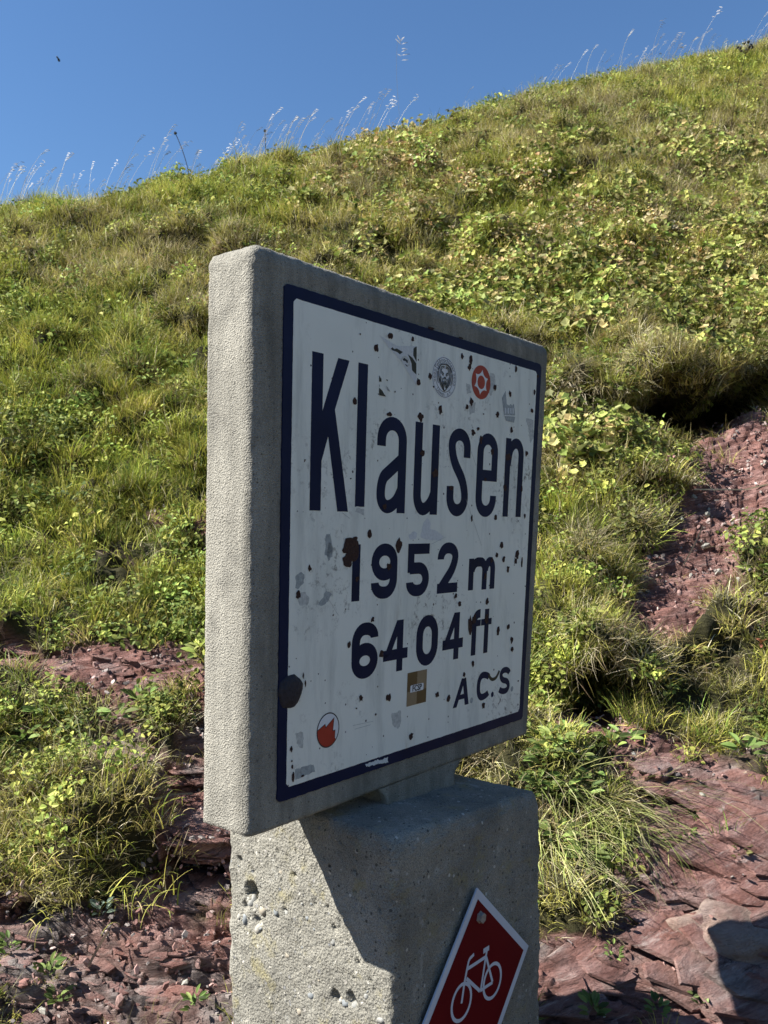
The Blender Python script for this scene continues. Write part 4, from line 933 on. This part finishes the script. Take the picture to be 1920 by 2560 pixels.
o = veg_obj('grass_stalk', V_, p, M['stalkm']); tag(o, 'single tall oat like grass stalk rising high into the sky above the sign board', 'grass stalk')
# dark seed heads
def dark_stalk(px, pyb, pyt, bend, head, label, name='dead_flower_stalk', py_front=None):
    p = on_crest(px) if py_front is None else at_px(px, py_front); h = p.y*(1280-pyt)/FPX-p.z; e = thing(name, label, 'dead plant', p)
    V_ = Veg(int(px)); n = 7; c = (.07, .05, .035)
    for q in range(2):
        sd2 = Vector((1, 0, 0)) if q == 0 else Vector((0, 1, 0)); o_ = len(V_.v)
        for k in range(n+1): P_ = Vector((bend*(k/n)**1.6, 0, h*k/n)); V_.v += [P_-sd2*.003, P_+sd2*.003]; V_.c += [c, c]
        for k in range(n): V_.f.append((o_+2*k, o_+2*k+1, o_+2*k+3, o_+2*k+2))
    if head == 'umbel':
        for k in range(11):
            a = k*2.4; tip = Vector((bend+.075*math.cos(a)*(.5+.05*k), .06*math.sin(a), h+.06+.02*math.sin(k))); st_ = Vector((bend, 0, h)); o_ = len(V_.v)
            V_.v += [st_-Vector((.002, 0, 0)), st_+Vector((.002, 0, 0)), tip+Vector((.002, 0, 0)), tip-Vector((.002, 0, 0))]; V_.c += [c]*4; V_.f.append((o_, o_+1, o_+2, o_+3))
    so_ = veg_obj('stem', V_, (0, 0, 0), M['stalkm'], e)
    if head == 'ball': vs, fs = blob((bend, 0, h), .014, .014, .014, 3); mesh_obj('seed_head', vs, fs, M['s_dark'], e)
    else:
        for k in range(11):
            a = k*2.4; vs, fs = blob((bend+.075*math.cos(a)*(.5+.05*k), .06*math.sin(a), h+.065+.02*math.sin(k)), .016, .014, .012, k); mesh_obj('seed_head', vs, fs, M['s_dark'], e)
dark_stalk(478, 440, 326, -.12, 'ball', 'thin dark stalk with a round seed head on the left skyline')
dark_stalk(668, 420, 320, -.01, 'ball', 'short dark stalk with a round head among pale skyline grasses')
dark_stalk(1828, 330, 128, .14, 'umbel', 'dead brown umbel stalk leaning over the ridge at upper right', py_front=340)

# bird, a speck over the left of the slope
e = thing('bird', 'tiny dark bird flying in the blue sky at upper left', 'bird', ((145-960)/FPX*60, 60, (1280-142)/FPX*60))
vs, fs = blob((0, 0, 0), .16, .06, .06, 5, sub=2); mesh_obj('body', [Vector((v.x, v.y, v.z)) for v in vs], fs, M['s_dark'], e, smooth=True)
for sg in (-1, 1): mesh_obj('wing', [(0, .02, .02), (.10, 0, .02), (.02, sg*.30, .10), (-.08, sg*.26, .09), (0, .02, .0), (.10, 0, .0), (.02, sg*.30, .085), (-.08, sg*.26, .075)], [(0, 1, 2, 3), (7, 6, 5, 4), (0, 4, 5, 1), (1, 5, 6, 2), (2, 6, 7, 3), (3, 7, 4, 0)], M['s_dark'], e)

# big hanging tussock right of the post and others
def tussock(px, py, n, r, h0, h1, pal, wd, label, lean=.9, curl=1.6, comb=None, dryf=.15, spread=.8, name='grass_tussock', grp=None, drop=0):
    p = at_px(px, py); V_ = Veg(int(px+py)); R = V_.r; pal2 = pal; r, h0, h1, wd = r*.8, h0*.8, h1*.8, wd*.85
    roots = [(R.gauss(0, r*.75), R.gauss(0, r*.35), R.gauss(0, .45), R.uniform(.55, 1.15), R.uniform(.65, 1.25)) for _ in range(max(4, n//16))]
    for i in range(n):
        rx, ry, da, ls, lv = R.choice(roots); x = rx+R.gauss(0, r*.16); y = ry+R.gauss(0, r*.12); az = (R.gauss(comb, spread) if comb is not None else R.uniform(0, 6.283))+da
        col = R.choice(DRY) if R.random() < dryf else R.choice(pal2); k = R.uniform(.6, 1.35)*lv; cu = R.uniform(.3, curl) if R.random() > .12 else R.uniform(2.2, 3.4)
        V_.blade((x, y, -.02+y*.8-drop*abs(x)), az, R.uniform(h0, h1)*ls, abs(R.gauss(lean, .35)), cu, wd*R.choice([.5, .8, 1, 1.4])*R.uniform(.8, 1.2), tuple(v*k for v in col), 5)
    o = veg_obj(name, V_, p); tag(o, label, 'grass', grp); return o
LG = [(.25, .31, .08), (.33, .36, .12), (.17, .24, .05), (.40, .42, .19)]
tussock(1450, 2010, 230, .16, .18, .42, LG, .0050, 'large tussock of long pale green blades hanging down right of the post', 1.2, 1.7, -1.15, .2, .42)
tussock(1400, 2080, 120, .10, .20, .40, LG, .0046, 'tussock of long hanging blades close against the right side of the post', 1.3, 1.6, -1.3, .2, .4)
tussock(1540, 2060, 95, .10, .16, .32, LG, .0040, 'hanging tussock edge overlooking the red scree right of the post', 1.3, 1.7, -.9, .2, .45)
tussock(1560, 1930, 180, .10, .12, .25, DRY, .0026, 'dry straw tussock on the turf edge above the layered slabs', 1.2, 2.0, -.6, .8, .8)
tussock(250, 2050, 230, .22, .05, .15, GREENS+OLIVE, .0040, 'bushy green tussock bulging over the dark red rock left of the post', .7, 1.9, -1.4, .2, 1.2)
tussock(330, 1960, 40, .06, .14, .26, GREENS, .0040, 'spiky tuft of upright blades on the bulging lower left turf', .25, .9, None, .15)
tussock(190, 2200, 150, .15, .06, .14, OLIVE, .0034, 'low olive tuft under the bulging turf at lower left', .9, 1.9, -1.4, .3, 1)
tussock(1350, 650, 90, .09, .18, .34, [(.10, .17, .03)], .0045, 'fresh dark green grass clump on the slope right of the sign top', .4, 1.2, None, .05)
tussock(1490, 1395, 80, .07, .14, .28, [(.09, .15, .03), (.15, .21, .05)], .0070, 'broad bladed green clump beside the gully right of the sign', .7, 1.2, None, .05)
tussock(1460, 1275, 90, .10, .14, .24, GREENS, .0045, 'arching green clump between the board and the red path', .7, 1.6, None, .1)
tussock(1440, 1560, 170, .16, .07, .15, [(.22, .28, .09), (.28, .33, .12), (.15, .21, .05)], .0034, 'soft grey green cushion of grass right of the board edge', .8, 2.0, -1.2, .3, 1)
HS = [(.58, .53, .36), (.48, .43, .27), (.36, .31, .17)]
tussock(1420, 945, 170, .13, .14, .30, HS, .0040, 'pale straw hanging over the turf edge just right of the board', 1.7, 1.2, -1.5, .18, 1)
tussock(1520, 985, 170, .13, .14, .32, HS, .0040, 'pale straw hanging over the left half of the black undercut', 1.7, 1.2, -1.5, .18, 1)
tussock(1640, 1000, 120, .14, .10, .24, HS, .0036, 'thin straw hanging over the middle of the black undercut', 1.7, 1.2, -1.5, .2, 1)
tussock(1700, 1085, 26, .10, .10, .20, GREENS, .0060, 'few green blades sprouting below the black undercut', .9, 1.2, 3.0, .1, .5)
tussock(1700, 1450, 110, .07, .07, .14, GREENS, .0034, 'small tuft sitting alone on the red path', .8, 1.5, None, .1)
tussock(1880, 470, 130, .12, .25, .45, OLIVE, .0040, 'tall olive grass clump at the right edge below the ridge', .2, .8, None, .3)
tussock(350, 900, 90, .12, .15, .28, [(.17, .24, .03), (.22, .28, .04)], .0042, 'bright green clump in the middle of the left slope', .4, 1.2, None, .1)
tussock(1640, 2260, 60, .05, .06, .13, OLIVE, .0026, 'small olive tuft on the edge of the layered slabs', .8, 1.4, None, .3)
tussock(1650, 2130, 70, .05, .09, .17, DRY+OLIVE, .0024, 'wispy straw coloured tuft beside the layered slabs', .5, 1.2, None, .5)

# leafy plants: rosettes
def plant(px, py, n, ls, cols, label, lobes=0, tilt=.5, name='leafy_plant', grp='leafy plants on the slope', aspect=.55, src=None, stem=.02):
    p = at_px(px, py)+Vector((0, -.01, .015)); R = random.Random(int(px*3+py)); e = thing(name, label, 'plant', p, grp); ls = ls*.8
    for k in range(n):
        V_ = Veg(int(px+py+k)); a = -2.6+5.2*k/n*.6+R.uniform(0, 6.28)*.4+k*2.4; l = ls*R.uniform(.7, 1.15); c = R.choice(cols); kk = R.uniform(.8, 1.2)
        d = Vector((math.cos(a), math.sin(a)*.8, R.uniform(.15, .15+tilt)))
        V_.leaf((stem*math.cos(a), stem*math.sin(a), R.uniform(0, .03)), d, (R.gauss(0, .2), -.6, 1), l, l*aspect*(1.5 if lobes else 1), tuple(x*kk for x in c), lobes)
        veg_obj('leaf', V_, (0, 0, 0), None, e)
    return e
CREAM = [(.38, .42, .14), (.30, .36, .10), (.48, .48, .22), (.24, .30, .07)]; FRESH = [(.16, .24, .05), (.20, .28, .07), (.13, .20, .04)]
where = [('right of the skyline bend', 1180, 640), ('above the sign top edge', 1290, 745), ('above the right end of the board', 1330, 790), ('near the crest above the board', 1120, 560), ('below the bare ridge patch', 1545, 470)]
big = [(1065, 470, CREAM), (1010, 560, CREAM), (1130, 590, CREAM), (1225, 640, CREAM), (1370, 680, CREAM), (1290, 735, CREAM), (1420, 750, CREAM), (1350, 800, CREAM), (1500, 820, CREAM), (1560, 690, CREAM), (1640, 760, CREAM),
       (1450, 600, CREAM), (1530, 560, CREAM), (1640, 640, CREAM), (1720, 480, CREAM), (1790, 430, CREAM), (1800, 560, CREAM), (1860, 640, FRESH), (1890, 740, FRESH), (1760, 700, CREAM), (1700, 850, CREAM), (1600, 880, CREAM), (1180, 700, CREAM),
       (940, 520, CREAM), (860, 480, CREAM), (820, 560, CREAM), (760, 500, CREAM), (690, 560, CREAM), (1400, 1070, CREAM), (1460, 1100, CREAM), (1420, 1150, CREAM), (1500, 1140, CREAM), (1380, 1200, CREAM), (1550, 1120, FRESH),
       (1340, 1850, FRESH), (1365, 1890, FRESH), (1415, 1845, FRESH), (1455, 1880, FRESH), (1500, 1900, FRESH), (1345, 1975, FRESH), (1430, 1960, FRESH), (1375, 2010, FRESH), (1460, 1990, FRESH), (1560, 1850, FRESH), (1350, 1990, FRESH), (1390, 2100, FRESH), (1470, 2150, FRESH), (1390, 1870, FRESH), (1440, 1910, FRESH), (1360, 1930, FRESH), (1480, 1950, FRESH), (1530, 1870, FRESH), (1400, 1985, FRESH), (1860, 1890, FRESH), (1900, 1870, FRESH), (1890, 1440, FRESH), (60, 1860, FRESH), (120, 1790, FRESH), (300, 1810, FRESH), (360, 1750, FRESH), (505, 1640, [(.30, .38, .06)])]
big += [(rr.uniform(980, 1900), rr.uniform(430, 880), CREAM) for _ in range(46)]
big = [b for b in big if not (b[0] < 1400 and b[1] > 600 and b[1] > 607+(b[0]-640)*.36-15) or b[1] > 900]
for i, (px, py, cs) in enumerate(big):
    fresh = cs is not CREAM; zn = 'high on the slope near the skyline' if py < 520 else 'on the slope above the board' if py < 800 and px < 1300 else 'on the slope at upper right' if py < 900 else 'between the board and the red path' if py < 1300 else 'beside the lower right of the board' if px > 1300 and py > 1800 and px < 1600 else 'at the right edge of the lower turf' if px > 1600 else 'on the lower left turf'
    plant(px, py, 12 if fresh else 6, (.060 if fresh and py > 1800 else .12 if not fresh else .07), cs, ('fresh green plant with narrow leaves ' if fresh else 'pale yellow green plant with lobed leaves ')+zn, 0 if fresh else 5, .6, grp=('fresh ' if fresh else 'pale lobed ')+'plants '+zn, aspect=.38 if fresh else .6)
for px, py, ls, cs, lb in [(1715, 2110, .035, FRESH, 'small bright green rosette growing on the layered slabs'), (1750, 2065, .04, FRESH, 'small green plant in a crack high on the layered slabs'), (1850, 2155, .04, [(.25, .25, .08)], 'yellowing small plant on the slabs near the right edge'),
                       (1750, 2520, .05, [(.28, .34, .12), (.22, .28, .08)], 'pale green cushion plant low at the right under the slabs'), (1570, 2035, .045, FRESH, 'dark green star shaped plant under the turf edge'), (1530, 2400, .03, FRESH, 'tiny plant on the scree right of the post'),
                       (1480, 2540, .06, FRESH, 'leafy plant at the foot of the post on its right'), (150, 2510, .06, [(.16, .24, .05), (.22, .3, .08)], 'round leafy green plant on the red scree at lower left'), (130, 2440, .06, FRESH, 'narrow leaved sprig on the scree at far left'), (490, 2530, .05, FRESH, 'leafy plant on the scree just left of the post'),
                       (1640, 2540, .05, FRESH, 'grey green sprig at the bottom between post and slabs'), (262, 2290, .05, [(.2, .28, .2)], 'bluish green leaves under the bulging turf'), (30, 2380, .05, FRESH, 'dark green sprig at the far left edge')]:
    plant(px, py, 18, ls*.62, [tuple(v*.7 for v in c) for c in cs], lb, 0, .9, grp='small plants on bare shale', aspect=.4, stem=.012)
for px, py, c, lb, l in [(1595, 495, (.28, .05, .03), 'dark red leaf cluster high on the right slope', .05), (430, 680, (.42, .10, .03), 'small orange red leaf left above the board', .03), (1575, 1220, (.5, .36, .05), 'yellow leaf hanging beside the red path', .045), (1420, 1180, (.55, .36, .08), 'orange yellow leaf right of the board', .035), (345, 1075, (.6, .45, .1), 'orange yellow leaves beside a dark hollow left of the board', .035),
                     (450, 725, (.5, .3, .04), 'small orange leaf left of the board corner', .03), (1895, 1625, (.45, .16, .09), 'reddish leaf in the right hand turf', .04), (1540, 1235, (.5, .34, .05), 'small ochre leaf near the red path', .03)]:
    plant(px, py, 4, l, [c], lb, 0, .8, name='autumn_leaf', grp='autumn leaves in the grass', aspect=.6, stem=.006)

# loose stones
stone_me = []
for i in range(6):
    vs, fs = blob((0, 0, 0), 1, .75, .5, 40+i); me = bpy.data.meshes.new('stone'); me.from_pydata([tuple(v) for v in vs], [], fs); me.materials.append(M['peb'][1] if i < 3 else pebm('stone_red', (.25, .13, .11)) if i == 3 else simple('stone_pink', (.33, .21, .185), .88, .35, 60, .004)); stone_me.append(me)
R = random.Random(9)
stones = [(1810, 1270, 26, 4), (1762, 1360, 14, 0), (1798, 1425, 16, 1), (1855, 1375, 7, 0), (1755, 2120-140, 9, 0), (1585, 1885, 14, 1), (1620, 2045, 7, 1), (465, 2445, 15, 0), (350, 2440, 9, 4), (110, 2520, 16, 1), (105, 2528, 12, 4), (135, 2370, 10, 4), (60, 1822, 20, 4), (1655, 1300, 18, 3), (1700, 1780, 12, 4), (1770, 1935, 14, 4), (1510, 2530, 8, 1), (1740, 2370, 20, 1), (1720, 2350, 14, 0), (1910, 1150, 9, 1), (1880, 1180, 8, 4), (1690, 1520, 10, 4), (1730, 1550, 9, 4), (1655, 1340-20, 9, 5), (240, 1660, 14, 4), (400, 2340, 12, 5), (500, 2400, 14, 5), (220, 2400, 16, 5), (300, 2500, 20, 5), (60, 2450, 18, 3), (420, 2500, 18, 3)]
stones += [(R.uniform(1650, 1915), R.uniform(1130, 1500), R.uniform(6, 11), R.choice([1, 3, 4, 5])) for _ in range(26)]+[(R.uniform(20, 560), R.uniform(2310, 2550), R.choice([R.uniform(4, 7), R.uniform(5, 9), R.uniform(9, 17)]), R.choice([3, 5, 5])) for _ in range(26)]+[(R.uniform(1380, 1900), R.uniform(2380, 2550), R.uniform(6, 12), R.choice([3, 4, 5])) for _ in range(9)]+[(R.uniform(1450, 1700), R.uniform(1820, 1930), R.uniform(6, 11), R.choice([3, 4, 5])) for _ in range(16)]
for (px, py, rp, k) in stones:
    p = at_px(px, py)
    o = bpy.data.objects.new('stone', stone_me[k]); COL.objects.link(o); sc = rp/FPX*p.y; o.scale = (sc, sc, sc); o.location = p+Vector((0, -sc*.2, sc*.12)); o.rotation_euler = (R.uniform(-.4, .9), R.uniform(-.5, .5), R.uniform(0, 6.28))
    zn = 'lying on the red path at right' if py < 1600 and px > 1300 else 'lying on the red scree left of the post' if px < 700 and py > 2200 else 'on the bare rock left of the board' if px < 700 else 'lying among the red slabs at lower right' if py > 2000 else 'on the lower red path beside the dark hollow'
    tag(o, ('pale stone ' if k < 3 else 'reddish shale stone ')+zn, 'stone', ('pale stones ' if k < 3 else 'reddish stones ')+zn)

# layered slabs
s = NT('shale_slab'); oi = s.n('ShaderNodeObjectInfo'); gm = s.n('ShaderNodeMath', operation='MULTIPLY_ADD', inp={1: .10}); s.l(oi.outputs['Random'], gm.inputs[0]); s.l(s.noise(2.6, 5, .6, bed_vec(s, (1, 1, 2.5))), gm.inputs[2]); c, nb = shale(s, s.ramp(gm.outputs[0], [(.50, 0.), (.66, .9)])); M['slab'] = s.fin(c, .85, nb, .25)
s = NT('pale_slab'); c, nb = shale(s, s.noise(5, 3, .5, pos(s))); c = s.mix(s.ramp(s.noise(7, 7, .75, pos(s)), [(.36, .15), (.6, .85)]), c, (.40, .315, .255)); M['slab_pale'] = s.fin(c, .92, nb, .2)
def slab_mesh(seed):
    R = random.Random(seed); n = R.choice([6, 7, 8]); bot = []; 
    ang = sorted([6.283*(i+R.uniform(-.3, .3))/n for i in range(n)]); pts = [(math.cos(a)*R.uniform(.8, 1.1), math.sin(a)*R.uniform(.5, .72)) for a in ang]
    v = [(x, y, 0) for x, y in pts]+[(x*.97, y*.97, .7+.3*R.random()) for x, y in pts]+[(x*.86, y*.8, 1.05+.1*R.random()) for x, y in pts]
    f = [tuple(range(2*n, 3*n))]+[(i, (i+1) % n, n+(i+1) % n, n+i) for i in range(n)]+[(n+i, n+(i+1) % n, 2*n+(i+1) % n, 2*n+i) for i in range(n)]
    me = bpy.data.meshes.new('slab'); me.from_pydata(v, [], f); me.materials.append(M['slab']); me.update(); return me
SL = [slab_mesh(i) for i in range(14)]
def outcrop(label, regions, count, lr, seed, tiltx):
    R = random.Random(seed); cxy = at_px(regions[0][0], regions[0][1]); e = thing('rock_outcrop', label, 'rock', cxy)
    for i in range(count):
        g = R.choices(regions, [q[2]*q[3] for q in regions])[0]; a = R.uniform(0, 6.28); q = math.sqrt(R.random()); px = g[0]+g[2]*q*math.cos(a); py = g[1]+g[3]*q*math.sin(a)
        p = at_px(px, py); l = R.uniform(*lr)*(.6+.4*R.random()); th = l*R.uniform(.03, .10)
        o = bpy.data.objects.new('slab', SL[R.randrange(14)]); COL.objects.link(o); o.parent = e
        o.location = p-cxy+Vector((0, l*(.35 if tiltx < .4 else .1), -th*(.4 if tiltx < .4 else .75))); o.scale = (l, l*R.uniform(.6, 1), th); o.rotation_euler = (R.gauss(tiltx, .08), R.gauss(.15, .035), R.gauss(-.05, .13))
    return e
outcrop('outcrop of thin red and grey shale layers at lower right', [(1800, 2040, 150, 110), (1800, 2170, 160, 70), (1640, 2300, 70, 110), (1850, 2420, 120, 100), (1990, 2250, 150, 250)], 210, (.06, .24), 1, .58)
outcrop('smooth red shale bed right of the post foot', [(1480, 2450, 130, 70), (1640, 2440, 90, 100), (1600, 1900, 100, 30)], 80, (.06, .20), 2, .58)
outcrop('dark red layered rock left of the post under the turf', [(490, 2070, 70, 110), (470, 1950, 60, 60), (500, 2200, 70, 60)], 85, (.05, .13), 3, .18)
outcrop('purple grey layered rock band left of the board', [(330, 1680, 170, 60), (440, 1760, 60, 60), (300, 1880, 70, 60), (60, 1640, 60, 30)], 95, (.04, .12), 4, .25)
outcrop('crumbling red shale at the lower left corner', [(120, 2400, 130, 70), (380, 2440, 170, 90), (200, 2520, 200, 40)], 100, (.025, .07), 5, .30)
# pale boulder slab at lower right
p = at_px(1850, 2345); vs, fs = blob((0, 0, 0), 1, 1, 1, 77, sub=4); q_ = []
for v in vs: v = Vector(v); v = Vector((v.x*.150*(1+.25*mnoise.noise(v*1.6)), v.y*.075*(1+.3*mnoise.noise(v*1.9+Vector((5, 0, 0)))), v.z*.034)); q_.append(v+v.normalized()*(.005*mnoise.fractal(v*40, 1, 2, 5)+.006*mnoise.noise(Vector((v.x*8, v.y*8, v.z*90)))))
o = mesh_obj('pale_boulder', q_, fs, M['slab_pale'], smooth=True); o.location = p+Vector((0.025, .012, .010)); o.rotation_euler = (.62, .14, -.05); tag(o, 'large pale cream boulder among the red slabs at lower right', 'rock')
# twigs and fallen stalks
for pts, c, lb in [([(1700, 1425), (1722, 1375), (1745, 1330)], (.5, .4, .26), 'dry broken stalk leaning on the red path'), ([(1725, 1232), (1850, 1236), (1915, 1222)], (.55, .47, .33), 'long straw stem lying across the upper red path'), ([(1460, 1800), (1490, 1822)], (.6, .57, .5), 'short pale twig at the mouth of the dark hollow'), ([(238, 2410), (262, 2370), (285, 2325)], (.4, .3, .2), 'thin twig on the scree below the bulging turf'), ([(400, 2003), (440, 1993), (490, 1990)], (.5, .44, .3), 'dry stem sticking out beside the board edge at lower left')]:
    P_ = [at_px(*q)+Vector((0, -.05, .03)) for q in pts]; V_ = Veg(1); o_ = 0
    for q in P_: d_ = q-P_[0]; V_.v += [d_+Vector((-.002, 0, .0025)), d_+Vector((.002, 0, -.0025)), d_+Vector((0, .004, 0))]; V_.c += [c]*3
    for k in range(len(P_)-1):
        for a in range(3): V_.f.append((3*k+a, 3*k+(a+1) % 3, 3*k+3+(a+1) % 3, 3*k+3+a))
    tag(veg_obj('twig', V_, P_[0], M['stalkm']), lb, 'twig')
